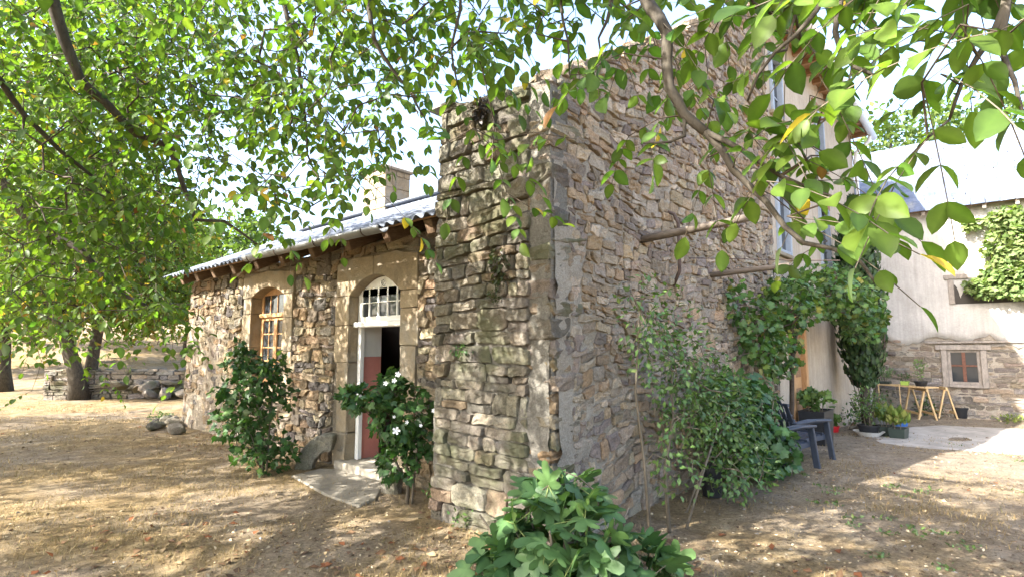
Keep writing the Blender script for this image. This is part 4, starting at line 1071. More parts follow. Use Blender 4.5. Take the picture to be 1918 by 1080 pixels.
# ------------------------------------------------------------------ other trees
def ell(c, r, n, rng, shell=.55):
    v = rng.normal(0, 1, (n, 3)); v /= np.linalg.norm(v, axis=1, keepdims=True)
    return np.array(c) + v * (rng.uniform(shell ** 2, 1, (n, 1)) ** .5) * np.array(r), v
def tree(name, label, base, trunks, blobs, nleaf, size, pal, group, seed, tip=.006, tm='simple', mat=None, rmax=.1):
    """trunks: list of (points, r0, r1); blobs: (centre, radii)"""
    rng = np.random.default_rng(seed); t = thing(name, tuple(base), label, 'tree', group)
    nd, pr, rr = [], [], []
    for pts, r0, r1 in trunks:
        Q, RR = [], []; L = len(pts)
        for k, p in enumerate(pts):
            p = np.array(p, float); f = k / (L - 1); nd.append(p); pr.append(-1 if k == 0 else len(nd) - 2); rr.append(r0 + (r1 - r0) * f); Q.append(p); RR.append(rr[-1] * (1.35 if k == 0 else 1))
        MB().tube(Q, RR, 10).build('trunk', M['bark'], t, smooth=True)
    CP, CV = [], []
    tot = sum(r[0] * r[1] * r[2] for c, r in blobs) ** 1
    cl = []
    for c, r in blobs:
        n = max(8, int(nleaf / 40 * r[0] * r[1] * r[2] / tot)); p, v = ell(c, r, n, rng, .35); cl.append(p)
    cl = np.concatenate(cl); N2, P2, R2 = grow((nd, pr), cl, rng, tip, 2.3, rmax); k0 = len(nd); R2[:k0] = rr
    wood_of(t, N2, P2, R2, M['bark'], 5, 'branches', k0, 'stuff')
    per = max(1, nleaf // len(cl)); sg = np.mean([np.mean(r) for c, r in blobs]) * .17
    LP = np.repeat(cl, per, 0) + rng.normal(0, sg, (len(cl) * per, 3)); n = len(LP)
    LD = rng.normal(0, 1, (n, 3)) + np.array([0, 0, -.5]); LN = rng.normal(0, .6, (n, 3)) + np.array([0, 0, 1.])
    C = np.array(pal)[rng.choice(len(pal), n)] * rng.uniform(.75, 1.3, (n, 1))
    obj('crown', leaf_mesh('crown', tm, LP, LD, LN, size * rng.uniform(.7, 1.3, n), C), mat or M['leaf_far'], t, kind='stuff')
    return t
tree('walnut_tree', 'unseen walnut added left of the yard to shade the worn path', (-4.6, 14.5, 0), [([(-4.6, 14.5, -.1), (-4.5, 14.5, 1.5), (-4.4, 14.6, 3.2), (-4.2, 14.8, 5.2)], .3, .12)],  # added out of view, only to cast dappled shade on the left ground
     [((-4.4, 14.8, 6.2), (3.2, 3.4, 2.)), ((-3.6, 17.2, 5.2), (2.4, 2.6, 1.5)), ((-5.6, 12.6, 5.4), (2.4, 2.4, 1.5)), ((-3.0, 13.5, 4.6), (1.8, 2., 1.2))], 9000, .17, GREEN[:4], None, 205)
CHEST = [(.12, .175, .036), (.10, .15, .034), (.15, .19, .04), (.085, .125, .03), (.13, .165, .035), (.22, .15, .045)]
b0 = gnd(140, 747); bA = gnd(150, 748); bB = gnd(166, 746)
def up(px, py, ref): # a point above the ground at the same depth as ref
    dd = math.hypot(ref[0], ref[1]); return at(px, py, dd)
tree('chestnut_tree', 'chestnut with leaning grey trunk in front of the dry stone wall', bA,
     [([bA - (0, 0, .15), up(142, 700, bA), up(128, 650, bA), up(116, 600, bA), up(104, 540, bA), up(90, 470, bA)], .24, .12)],
     [(up(70, 470, bA) + (0, .5, 0), (2.6, 2.6, 2.0)), (up(140, 500, bA) + (-.4, -1, 0), (2.2, 2.2, 1.4)), (up(30, 520, bA), (2.2, 2.2, 1.4)), (up(60, 350, bA), (2.6, 2.6, 2.)), (up(170, 250, bA), (2.6, 2.6, 2.))], 11000, .20, CHEST, 'chestnut trees by the field wall', 201)
tree('chestnut_tree', 'chestnut with upright stem just right of the leaning trunk', bB,
     [([bB - (0, 0, .15), up(168, 705, bB), up(176, 655, bB), up(188, 600, bB), up(200, 540, bB)], .22, .11)],
     [(up(215, 520, bB), (2.4, 2.4, 2.)), (up(265, 555, bB) + (0, .6, 0), (2.2, 2., 1.2)), (up(320, 540, bB) + (0, 1., 0), (2.2, 2.2, 1.5)), (up(240, 420, bB), (2.6, 2.6, 2.)), (up(330, 440, bB) + (0, 1.5, 0), (2., 2., 1.6))], 11000, .20, CHEST, 'chestnut trees by the field wall', 202)
bC = gnd(2, 732)
tree('chestnut_tree', 'chestnut trunk at the left edge of the yard', bC,
     [([bC - (0, 0, .15), up(4, 690, bC), up(8, 640, bC), up(-8, 580, bC)], .3, .16)],
     [(up(0, 560, bC), (2.6, 2.4, 1.7)), (up(70, 570, bC) + (.4, .4, 0), (2.2, 2.2, 1.2)), (up(-60, 480, bC), (3, 3, 2.4))], 7000, .20, CHEST, 'chestnut trees by the field wall', 203)
FARP = [(.075, .115, .03), (.06, .095, .028), (.095, .13, .035), (.05, .08, .025)]
far = [(-60, 38, 9, 'dense green tree far left beyond the field'), (60, 46, 10, 'rounded tree behind the leaning chestnut, beyond the field'), (175, 40, 8, 'broad pale tree between the two chestnut trunks, beyond the field'),
       (270, 50, 10, 'tree beyond the field above the middle of the dry wall'), (350, 42, 9, 'tree beyond the field right above the end of the dry wall'), (430, 36, 9.5, 'tree rising behind the left end of the corrugated roof')]
for k, (px_, dd, h, lab) in enumerate(far):
    p = at(px_, 649, dd); gzz = float(gz(p[0], p[1])); b = np.array([p[0], p[1], gzz])
    tree('field_tree', lab, b, [([b - (0, 0, .3), b + (.1, 0, h * .2), b + (-.1, .2, h * .45), b + (.1, .1, h * .7)], .26, .1)],
         [(b + (0, 0, h * .62), (h * .36, h * .36, h * .33)), (b + (h * .2, -.5, h * .42), (h * .25, h * .25, h * .2)), (b + (-h * .2, .4, h * .45), (h * .25, h * .25, h * .2)), (b + (0, .3, h * .85), (h * .24, h * .24, h * .18))], 5200, .34, FARP, 'trees beyond the field', 300 + k)
for k, (px_, dd, h, lab) in enumerate([(1700, 34, 14.5, 'tall airy tree behind the barn roof'), (1850, 36, 15., 'second tree behind the barn roof near the right edge'), (1630, 40, 14, 'tree between the house eaves and the barn ridge')]):
    p = at(px_, 649, dd); b = np.array([p[0], p[1], float(gz(p[0], p[1]))])
    tree('yard_tree', lab, b, [([b - (0, 0, .3), b + (.1, 0, h * .3), b + (-.1, .2, h * .6), b + (.1, .1, h * .85)], .3, .08)],
         [(b + (0, 0, h * .8), (h * .2, h * .2, h * .2)), (b + (h * .12, -.5, h * .62), (h * .16, h * .16, h * .16)), (b + (-h * .12, .4, h * .65), (h * .16, h * .16, h * .16))], 4200, .34, FARP, 'trees behind the barn', 320 + k)

# ------------------------------------------------------------------ bushes
def bush(name, label, cat, base, stems, blobs, n, size, pal, tm, seed, nobj=0, mat=None, tip=.0028, up_=.6, group=None, probs=None, shell=.5, stalk=None, rmax=.02, sm='stem'):
    rng = np.random.default_rng(seed); t = thing(name, tuple(base), label, cat, group)
    nd, pr, rr = [], [], []
    for pts, r0, r1 in stems:
        Q, RR = [], []
        for k, p in enumerate(pts):
            p = np.array(p, float); f = k / (len(pts) - 1); nd.append(p); pr.append(-1 if k == 0 else len(nd) - 2); rr.append(r0 + (r1 - r0) * f); Q.append(p); RR.append(rr[-1])
        MB().tube(Q, RR, 7).build('stem', M[sm], t, smooth=True)
    tot = sum(q[2] if len(q) > 2 else 1 for q in blobs); P, Vn = [], []
    for q in blobs:
        w_ = q[2] if len(q) > 2 else 1; p, v = ell(q[0], q[1], int(n * w_ / tot), rng, shell); P.append(p); Vn.append(v)
    P, Vn = np.concatenate(P), np.concatenate(Vn); keep = P[:, 2] > gz(P[:, 0], P[:, 1]) + .02; P, Vn = P[keep], Vn[keep]
    tw = P[rng.choice(len(P), max(6, len(P) // 6), False)] - Vn[:1] * 0
    N2, P2, R2 = grow((nd, pr), tw, rng, tip, 2.3, rmax); k0 = len(nd); R2[:k0] = rr
    wood_of(t, N2, P2, R2, M[sm], 4, 'twigs', k0, 'stuff')
    # leaves sit near twigs
    m_ = len(P); LD = Vn * .7 + rng.normal(0, .55, (m_, 3)) + np.array([0, 0, -.25]); LN = Vn * .8 + np.array([0, 0, up_]) + rng.normal(0, .35, (m_, 3))
    S = rng.uniform(size[0], size[1], m_); idx = rng.choice(len(pal), m_, p=probs)
    if stalk is not None:
        dd = np.linalg.norm(tw[None] - P[:, None], axis=2).argmin(1); tubes('leaf_stalks', tw[dd], P, np.full(m_, stalk), np.full(m_, stalk * .8), M['stalk'], t, 4, 'stuff')
    foliage(t, tm, P, LD, LN, S, idx, pal, mat or M['leaf_dull'], nobj, rng)
    return t
M['stalk'] = simple('green_stalk', (.16, .20, .06), .6, .2, 20, 0)
HIB = [(.038, .086, .022), (.030, .072, .020), (.048, .100, .026), (.068, .120, .032)]
FIG = [(.066, .130, .044), (.054, .112, .040), (.082, .150, .050), (.11, .18, .05), (.042, .090, .032)]
fb = np.array([2.95, 2.15, 0.])
bush('fig_bush', 'young fig bush with large lobed leaves at the corner of the tall house', 'bush', fb,
     [([fb + (dx * .15, dy * .15, -.05), fb + (dx * .5, dy * .5, .3), fb + (dx * .75, dy * .75, .55)], .013, .006) for dx, dy in ((.3, .2), (-.3, .35), (.5, -.35), (-.45, -.2), (.05, -.5), (.1, .5), (-.5, .5))],
     [(fb + (0, 0, .33), (.42, .42, .40), 5), (fb + (-.22, .25, .22), (.28, .3, .22), 1.8), (fb + (.28, -.36, .2), (.24, .24, .22), 1.6), (fb + (.1, .1, .62), (.28, .28, .16), 1.1), (fb + (-.3, .1, .15), (.28, .3, .2), 1.4)],
     430, (.10, .16), FIG, 'fig', 401, 295, M['leaf_dull'], .003, .9, probs=[.3, .25, .25, .08, .12], shell=.62, stalk=.0028)
hb = gnd(762, 940); hb[2] = 0
q = lambda px_, py_, d=0.: at(px_, py_, math.hypot(hb[0], hb[1]) + d)
hd = bush('hibiscus_bush', 'bush with white flowers growing beside the open door', 'bush', hb,
     [([hb - (0, 0, .05), hb + (.02, 0, .3), q(745, 830)], .022, .012), ([hb + (.03, -.04, -.05), hb + (.05, -.05, .3), q(790, 800)], .016, .01), ([hb + (0, .03, .2), q(735, 850), q(690, 770)], .014, .007)],
     [(q(750, 775), (.34, .40, .36), 4), (q(680, 745), (.22, .30, .14), 1.3), (q(650, 738), (.12, .16, .07), .4), (q(805, 815), (.18, .22, .24), 1.2), (q(745, 860), (.22, .25, .26), 1.6), (q(735, 715), (.15, .17, .15), .7)],
     1000, (.055, .09), HIB, 'small', 402, 220, M['leaf_dull'], .0022, .35, probs=[.35, .3, .25, .1])
# white flowers
M['petal'] = simple('white_petal', (.82, .82, .80), .6, .04, 20, 0)
def flower_mesh():
    V, F = [(0, 0, .0)], []
    for k in range(5):
        a = 2 * math.pi * k / 5
        for da, r, z in ((-.5, .6, .25), (-.25, 1, .3), (.25, 1, .26), (.5, .6, .3)): V.append((r * math.cos(a + da), r * math.sin(a + da), z))
        b = 1 + 4 * k; F += [(0, b, b + 1), (0, b + 1, b + 2), (0, b + 2, b + 3)]
    return mesh_np('flower', np.array(V), np.array(F), True)
flm = flower_mesh(); flm.materials.append(M['petal'])
for (px_, py_, s) in ((742, 806, .05), (745, 700, .035), (738, 712, .032), (722, 717, .03), (812, 768, .028), (788, 796, .022), (762, 790, .024), (738, 780, .02)):
    o = bpy.data.objects.new('flower', flm); p = q(px_, py_, -.33); v = Vector((0, 0, CAMH)) - Vector(p); v.z += .4
    o.matrix_basis = Matrix.Translation(p) @ v.to_track_quat('Z', 'Y').to_matrix().to_4x4() @ Matrix.Scale(s * .8, 4); link(o, hd)
wb_ = gnd(492, 884); wb_[2] = 0
q2 = lambda px_, py_, d=0.: at(px_, py_, math.hypot(wb_[0], wb_[1]) + d)
bush('hibiscus_bush', 'tall dark green bush without flowers in front of the arched window', 'bush', wb_,
     [([wb_ - (0, 0, .05), wb_ + (.0, .03, .4), q2(478, 740)], .02, .01), ([wb_ + (.05, .1, -.05), q2(462, 800), q2(445, 720)], .014, .008), ([wb_ + (.0, -.1, -.05), q2(505, 800), q2(512, 720)], .014, .007)],
     [(q2(478, 715), (.40, .42, .36), 3), (q2(460, 790), (.42, .45, .36), 3), (q2(500, 850), (.42, .42, .24), 1.6), (q2(452, 680), (.2, .25, .2), .8), (q2(520, 690), (.16, .2, .2), .6), (q2(412, 735), (.12, .16, .10), .35), (q2(540, 740), (.14, .17, .2), .4), (q2(535, 830), (.14, .2, .15), .3), (q2(450, 650), (.1, .12, .12), .25)],
     1150, (.055, .095), HIB, 'small', 403, 160, M['leaf_dull'], .0022, .35, probs=[.35, .3, .25, .1], shell=.05)
ROSE = [(.072, .130, .038), (.060, .112, .035), (.090, .150, .042), (.11, .17, .045)]
sb = np.array([4.4, 2.3, 0.])
bush('wispy_shrub', 'wispy small leaved shrub with bare stems against the stone flank', 'shrub', sb,
     [([sb - (0, 0, .05), sb + (.02, .05, .6), sb + (-.02, .1, 1.2), sb + (.0, .05, 1.9)], .017, .007), ([sb + (.25, -.05, -.05), sb + (.3, 0, .5), sb + (.5, .0, .95), sb + (.6, .05, 1.5)], .02, .007), ([sb + (.45, -.1, -.05), sb + (.8, -.15, .45), sb + (1.3, -.15, .9)], .014, .006), ([sb + (.9, .1, -.05), sb + (1.4, 0, .6), sb + (1.7, .05, 1.1)], .012, .005)],
     [(sb + (.0, .0, 1.8), (.35, .25, .55), .9), (sb + (.45, -.05, 1.6), (.5, .3, .6), 1.1), (sb + (.8, -.05, 1.2), (.5, .35, .6), 2.4), (sb + (1.4, -.05, .95), (.55, .35, .6), 3.), (sb + (1.9, -.0, .75), (.55, .35, .55), 3), (sb + (1.5, -.25, .35), (.6, .35, .3), 1.6), (sb + (.3, -.1, .7), (.35, .25, .5), .7)],
     3300, (.045, .08), ROSE, 'simple', 404, 120, M['leaf_dull'], .0018, .5, shell=.1, probs=[.35, .3, .25, .1], rmax=.008)
db = np.array([7.0, 2.32, 0.])
bush('raspberry_shrub', 'dense dark green shrub beside the plastic chairs', 'shrub', db,
     [([db + (dx, dy, -.05), db + (dx * 1.4, dy * 1.5, .5), db + (dx * 2, dy * 2, .95)], .01, .005) for dx, dy in ((.2, 0), (-.2, .05), (.1, -.12), (-.05, -.1))],
     [(db + (0, 0, .5), (.75, .38, .45), 3), (db + (.35, -.12, .35), (.5, .35, .35), 2), (db + (-.3, .05, .95), (.6, .35, .4), 1.6), (db + (.3, .05, .9), (.55, .32, .35), 1.6)],
     1050, (.06, .10), [(.05, .11, .034), (.042, .092, .032), (.066, .13, .038), (.10, .16, .04)], 'vine', 405, 160, M['leaf_dull'], .002, .7, shell=.35, probs=[.35, .35, .25, .05], rmax=.01)
vb = np.array([9.7, 2.6, 0.])
VINE = [(.066, .130, .034), (.055, .112, .036), (.085, .150, .038), (.12, .175, .04), (.20, .20, .05)]
vine = bush('grape_vine', 'grape vine hanging over the wooden door of the rendered front', 'vine', vb,
     [([vb - (0, 0, .1), vb + (.1, -.05, .7), vb + (-.05, -.12, 1.4), vb + (.2, -.2, 2.1), vb + (1.0, -.35, 2.4), vb + (2.2, -.5, 2.5), vb + (3.3, -.5, 2.5)], .045, .012), ([vb + (.0, -.1, 1.5), vb + (-.8, -.2, 1.9), vb + (-1.6, -.15, 1.9)], .02, .008)],
     [((8.1, 2.45, 1.75), (.6, .28, .6), 1.5), ((9.2, 2.3, 2.3), (.75, .4, .5), 2.3), ((10.5, 2.15, 2.55), (.85, .5, .48), 2.6), ((11.8, 2.05, 2.5), (.85, .5, .5), 2.6), ((12.9, 1.95, 2.3), (.6, .45, .55), 1.8), ((9.0, 2.45, 1.55), (.45, .28, .5), 1.1), ((12.2, 1.9, 1.95), (.7, .35, .3), 1.0), ((7.6, 2.6, 2.2), (.3, .15, .4), .3)],
     2300, (.055, .085), VINE, 'vine', 406, 300, M['leaf_dull'], .003, .35, shell=.45, probs=[.36, .3, .2, .1, .04], rmax=.014, sm='twig')
# cypress: upright feathery sprays
rng = np.random.default_rng(55); cb = np.array([14.1, 2.2, -.2])
cyp = thing('cypress_tree', tuple(cb), 'narrow dark green cypress against the rendered front by the downpipe', 'tree')
MB().tube([cb - (0, 0, .1), cb + (.03, .02, .5), cb + (0, .0, 1.5), cb + (.02, 0, 3.2)], [.10, .085, .06, .02], 8).build('trunk', M['bark'], cyp, smooth=True)
n = 5200; h = rng.uniform(.02, 1, n) ** .85; prof = .62 * np.sin(np.clip(h * 1.02, 0, 1) * math.pi) ** .45 * (1 - .2 * h); a = rng.uniform(0, 2 * math.pi, n); rr_ = prof * rng.uniform(.45, 1.08, n)
P = np.stack([cb[0] + rr_ * np.cos(a), cb[1] + rr_ * np.sin(a) * .8, cb[2] + .75 + 4.3 * h], 1)
D = np.stack([np.cos(a) * .35, np.sin(a) * .35, np.ones(n)], 1) + rng.normal(0, .22, (n, 3)); Nn = np.stack([np.cos(a), np.sin(a), np.zeros(n)], 1) + rng.normal(0, .5, (n, 3))
C = np.array([(.028, .060, .024), (.022, .048, .02), (.040, .078, .026), (.055, .095, .03)])[rng.choice(4, n)] * rng.uniform(.7, 1.3, (n, 1))
obj('crown', leaf_mesh('crown', 'simple', P, D, Nn, rng.uniform(.10, .2, n), C), M['leaf_dull'], cyp, kind='stuff')
for k in range(14):
    a = rng.uniform(0, 2 * math.pi); e = cb + np.array([math.cos(a) * .35, math.sin(a) * .3, rng.uniform(.6, 1.5)]); MB().tube([cb + (0, 0, rng.uniform(.1, .5)), (cb + e) / 2 + (0, 0, .0), e], [.014, .01, .006], 5).build('dead_branch', M['twig'], cyp)
# creeper on the barn
kb = np.array([18.2, -.75, -.2])
bush('creeper', 'leafy creeper spilling over the sunlit right side of the barn wall', 'creeper', kb,
     [([kb, kb + (-.1, 0, 1.5), kb + (-.1, .1, 3.0), kb + (-.1, .1, 4.5)], .06, .03)],
     [((18.05, -.55, 4.0), (.22, .7, .7), 3), ((18.05, -.4, 3.25), (.22, .65, .5), 2.6), ((18.05, -1.4, 3.2), (.25, .8, 1.6), 3), ((18.1, -.5, 4.75), (.2, .6, .3), 1), ((18.1, .25, 4.7), (.15, .25, .2), .3), ((18.12, .0, 3.1), (.14, .55, .3), 1.2)],
     3000, (.06, .11), [(.14, .19, .07), (.12, .165, .06), (.17, .22, .09)], 'vine', 408, 60, M['leaf_far'], .004, .5, shell=.35)
# ferns and moss on the corner
rng = np.random.default_rng(66)
def tuft(name, label, cat, c, r, n, size, pal, drop, seed, mat='leaf_dull', tm='simple', group=None):
    rg = np.random.default_rng(seed); t = thing(name, tuple(c), label, cat, group)
    P, v = ell(c, r, n, rg, .0); D = v * .5 + np.array([0, 0, drop]) + rg.normal(0, .4, (n, 3)); Nn = rg.normal(0, 1, (n, 3)) + np.array([0, 0, .4])
    C = np.array(pal)[rg.choice(len(pal), n)] * rg.uniform(.7, 1.3, (n, 1))
    obj('fronds', leaf_mesh('fronds', tm, P, D, Nn, rg.uniform(size[0], size[1], n), C), M[mat], t, kind='stuff'); return t
MOSS = [(.045, .060, .020), (.030, .042, .015), (.07, .075, .03), (.05, .035, .02)]
def onb(px_, py_, off=0.): d = ray(px_, py_); t_ = (BX - .03 - off) / d[0]; return np.array([BX - .03 - off, d[1] * t_, CAMH + d[2] * t_])
tuft('fern_clump', 'dark green fern and moss clump hanging on the mossy corner face', 'fern', onb(938, 500, .04), (.06, .12, .22), 420, (.03, .07), MOSS, -.9, 1)
tuft('fern_clump', 'small dark moss cushion below the hanging fern', 'fern', onb(930, 552, .03), (.05, .10, .06), 150, (.02, .045), MOSS, -.6, 2)
tuft('dead_creeper', 'dark dry creeper clump under the top of the corner wall', 'creeper', onb(905, 205, .04), (.07, .10, .14), 300, (.03, .07), [(.035, .025, .018), (.06, .04, .025), (.025, .02, .015)], -.8, 3)
tuft('wall_weed', 'little leafy weed rooted in the corner face at mid height', 'weed', onb(865, 655, .05), (.06, .14, .05), 60, (.03, .05), HIB, -.2, 4)
for k, (px_, py_, r, n, lab) in enumerate([(870, 985, .16, 90, 'low leafy weeds at the foot of the corner, left of the fig'), (815, 945, .12, 60, 'small weed between the door bush and the corner wall'), (300, 790, .25, 150, 'green weeds growing on the stones at the left end of the wing'), (455, 872, .12, 50, 'small weed by the foot of the window bush')]):
    p = gnd(px_, py_); tuft('weed', lab, 'weed', p + (0, 0, .1), (r, r, .12), n, (.035, .06), ROSE, .5, 10 + k)

# ================================================================== OBJECTS IN THE YARD
rng = np.random.default_rng(500)
# dry stone wall by the field
wa, wb2 = gnd(80, 748), gnd(360, 744); wdir = (wb2 - wa); Lw = np.linalg.norm(wdir) + 4; wdir /= np.linalg.norm(wdir); wn = np.array([wdir[1], -wdir[0], 0]); wn = wn if wn @ (-wa) > 0 else -wn
dw = thing('dry_stone_wall', tuple(wa), 'low dry stone wall along the sunny field at the left', 'wall')
def Wd(u, z, d): p = wa + wdir * u + wn * d; return (p[0], p[1], z)
MB().prism([(0, -.2), (Lw, -.2), (Lw, .8), (0, .85)], lambda u, z: Wd(u, z, -.02), lambda u, z: Wd(u, z, -.55)).build('wall_core', M['mortar_grey'], dw)
st = []
for poly in courses(0, Lw, -.1, .84, .34, .10, rng):
    g_ = stone_geom(poly, Wd, rng.uniform(.03, .09), rng.uniform(.006, .014), rng)
    if g_: st.append(g_)
rubble(st, 'slaty', M['stone_grey'], dw, dw, 300, rng)
u = 0.
while u < Lw:
    L_ = rng.uniform(.25, .55); me = rough_block((L_, rng.uniform(.45, .6), rng.uniform(.05, .1)), rng, .03, .015); set_tint(me, STONE_PAL['slaty'][rng.integers(5)])
    o = obj('cap_stone', me, M['stone_grey'], dw); p = Wd(u + L_ / 2, .83, -.26); o.location = p; o.rotation_euler = (rng.normal(0, .05), rng.normal(0, .05), math.atan2(wdir[1], wdir[0]) + rng.normal(0, .1)); u += L_
def rock_mesh(rng, s):
    import bmesh
    bm = bmesh.new(); bmesh.ops.create_icosphere(bm, subdivisions=2, radius=1); me = bpy.data.meshes.new('rock')
    ax = rng.normal(0, 1, (7, 3)); ax /= np.linalg.norm(ax, axis=1, keepdims=True); off = rng.uniform(.55, .85, 7)
    for v in bm.verts:
        p = np.array(v.co)
        for a_, o_ in zip(ax, off):
            e = p @ a_ - o_
            if e > 0: p = p - a_ * e * .92
        v.co = p * np.array(s) * (1 + rng.normal(0, .02))
    bm.to_mesh(me); bm.free(); return me
def rock(name, label, cat, p, s, pal, group=None, sink=.25, mat='stone_grey', rz=None):
    me = rock_mesh(rng, s); set_tint(me, np.array(STONE_PAL[pal][rng.integers(len(STONE_PAL[pal]))]) * rng.uniform(.8, 1.2))
    o = obj(name, me, M[mat]); o.location = (p[0], p[1], p[2] + s[2] * (1 - sink)); o.rotation_euler = (rng.normal(0, .25), rng.normal(0, .25), rng.uniform(0, 6.28) if rz is None else rz)
    return tag(o, label, cat, group)
for k in range(46):
    px_ = rng.uniform(196, 352); p = gnd(px_, rng.uniform(733, 748)); s = rng.uniform(.13, .36); hgt = rng.uniform(0, .45) * (1 if p[1] > 19.5 else .2)
    p[2] += hgt
    rock('fallen_stone', 'fallen stone in the heap against the dry stone wall', 'stone', p, (s, s * rng.uniform(.6, .9), s * rng.uniform(.35, .6)), 'slaty', 'stones heaped against the dry wall')
for k in range(9):
    p = gnd(rng.uniform(285, 362), rng.uniform(790, 812)); p[0] = min(p[0], 4.05); s = rng.uniform(.08, .2)
    rock('loose_stone', 'loose stone at the foot of the left end of the wing', 'stone', p, (s, s * .8, s * .6), 'grey', 'stones at the left foot of the wing')
# curved stone beside the door, slab, upright block
cs = thing('curved_stone', (3.78, 6.9, 0), 'curved lichen spotted stone resting against the door jamb', 'stone')
th_ = np.linspace(0, math.radians(100), 9)
arcp = [(.44 - .44 * math.cos(a), -.05 + .50 * math.sin(a)) for a in th_] + [(.44 - .22 * math.cos(a), -.05 + .27 * math.sin(a)) for a in th_[::-1]]
def arcf(off): return lambda a, z: (3.72 + rt[0] * a + fw[0] * off, 7.08 + rt[1] * a + fw[1] * off, z)
me = roughen(MB().prism(arcp, arcf(0.), arcf(.17)).mesh('curved_stone', False, .03, 2), rng, .005, 1); set_tint(me, (.27, .25, .20))
obj('stone_arc', me, M['stone_grey'], cs)
M['lichen'] = simple('yellow_lichen', (.42, .30, .04), .95, .35, 25, .01, 60)
pl = [gnd(545, 893), gnd(600, 878), gnd(632, 878), gnd(722, 905), gnd(705, 935), gnd(672, 948), gnd(610, 925)]
m = MB(); m.prism([(p[0], p[1]) for p in pl], lambda a, b: (a, b, float(gz(a, b)) + .022), lambda a, b: (a, b, -.15))
tag(m.build('stone_slab', simple('slab_stone', (.20, .178, .14), .9, .35, 4, .02, 35), bevel=.015), 'flat worn stone slab lying before the doorstep', 'slab')
p = gnd(716, 925); me = rough_block((.16, .22, .30), rng, .02, .02); set_tint(me, (.24, .22, .18)); o = obj('upright_stone', me, M['stone_grey']); o.location = (p[0] + .12, p[1], -.03); o.rotation_euler = (.05, -.06, .3)
tag(o, 'small upright stone block at the right end of the doorstep', 'stone')

# plastic armchairs
M['resin'] = simple('blue_grey_resin', (.04, .05, .07), .42, .12, 8, .001, 60)
def armchair(label, loc, rz):
    t = thing('plastic_armchair', loc, label, 'chair', 'dark blue plastic garden chairs', rz)
    for k in range(5):
        y = -.2 + k * .1; m = MB(); m.add([(.26, y - .046, .36), (.26, y + .046, .36), (-.22, y + .042, .30), (-.22, y - .042, .30), (.26, y - .046, .335), (.26, y + .046, .335), (-.22, y + .042, .275), (-.22, y - .042, .275)], [(0, 1, 2, 3), (7, 6, 5, 4), (0, 4, 5, 1), (1, 5, 6, 2), (2, 6, 7, 3), (3, 7, 4, 0)])
        m.build('seat_slat', M['resin'], t, bevel=.006, local=True)
    MB().beam((.29, -.27, .345), (.29, .27, .345), .03, .07).build('front_rail', M['resin'], t, bevel=.008, local=True)
    for k in range(6):
        y = -.22 + k * .088; hgt = .9 - .05 * abs(k - 2.5) * .6
        MB().beam((-.2, y, .29), (-.47, y * 1.1, hgt), .07, .018, up=(1, 0, 0)).build('back_slat', M['resin'], t, bevel=.005, local=True)
    MB().beam((-.335, -.28, .58), (-.335, .28, .58), .03, .045).build('back_rail', M['resin'], t, local=True)
    MB().beam((-.43, -.27, .8), (-.43, .27, .8), .028, .04).build('back_rail', M['resin'], t, local=True)
    for s in (-1, 1):
        m = MB(); m.add([(.36, s * .37, .575), (.36, s * .26, .575), (-.02, s * .25, .59), (-.36, s * .25, .56), (-.36, s * .33, .56), (0, s * .37, .59)] + [(.36, s * .37, .545), (.36, s * .26, .545), (-.02, s * .25, .56), (-.36, s * .25, .53), (-.36, s * .33, .53), (0, s * .37, .56)],
              [(0, 1, 2, 3, 4, 5), (11, 10, 9, 8, 7, 6)] + [(i, i + 6, (i + 1) % 6 + 6, (i + 1) % 6) for i in range(6)])
        m.build('armrest', M['resin'], t, bevel=.008, local=True)
        m = MB(); m.beam((.3, s * .31, .55), (.36, s * .34, 0), .035, .085, up=(0, 1, 0)); m.build('leg', M['resin'], t, bevel=.008, local=True)
        m = MB(); m.beam((-.26, s * .29, .32), (-.4, s * .32, 0), .035, .08, up=(0, 1, 0)); m.build('leg', M['resin'], t, bevel=.008, local=True)
        MB().beam((.3, s * .285, .325), (-.25, s * .27, .285), .022, .07).build('side_rail', M['resin'], t, bevel=.005, local=True)
    return t
c1 = armchair('dark blue plastic armchair half hidden by the dense shrub, nearer one', (7.98, 2.3, 0.), math.radians(-16))
copy_tree(c1, (8.9, 2.32, -.01), math.radians(-22), 'dark blue plastic armchair standing free of the shrub, farther one')

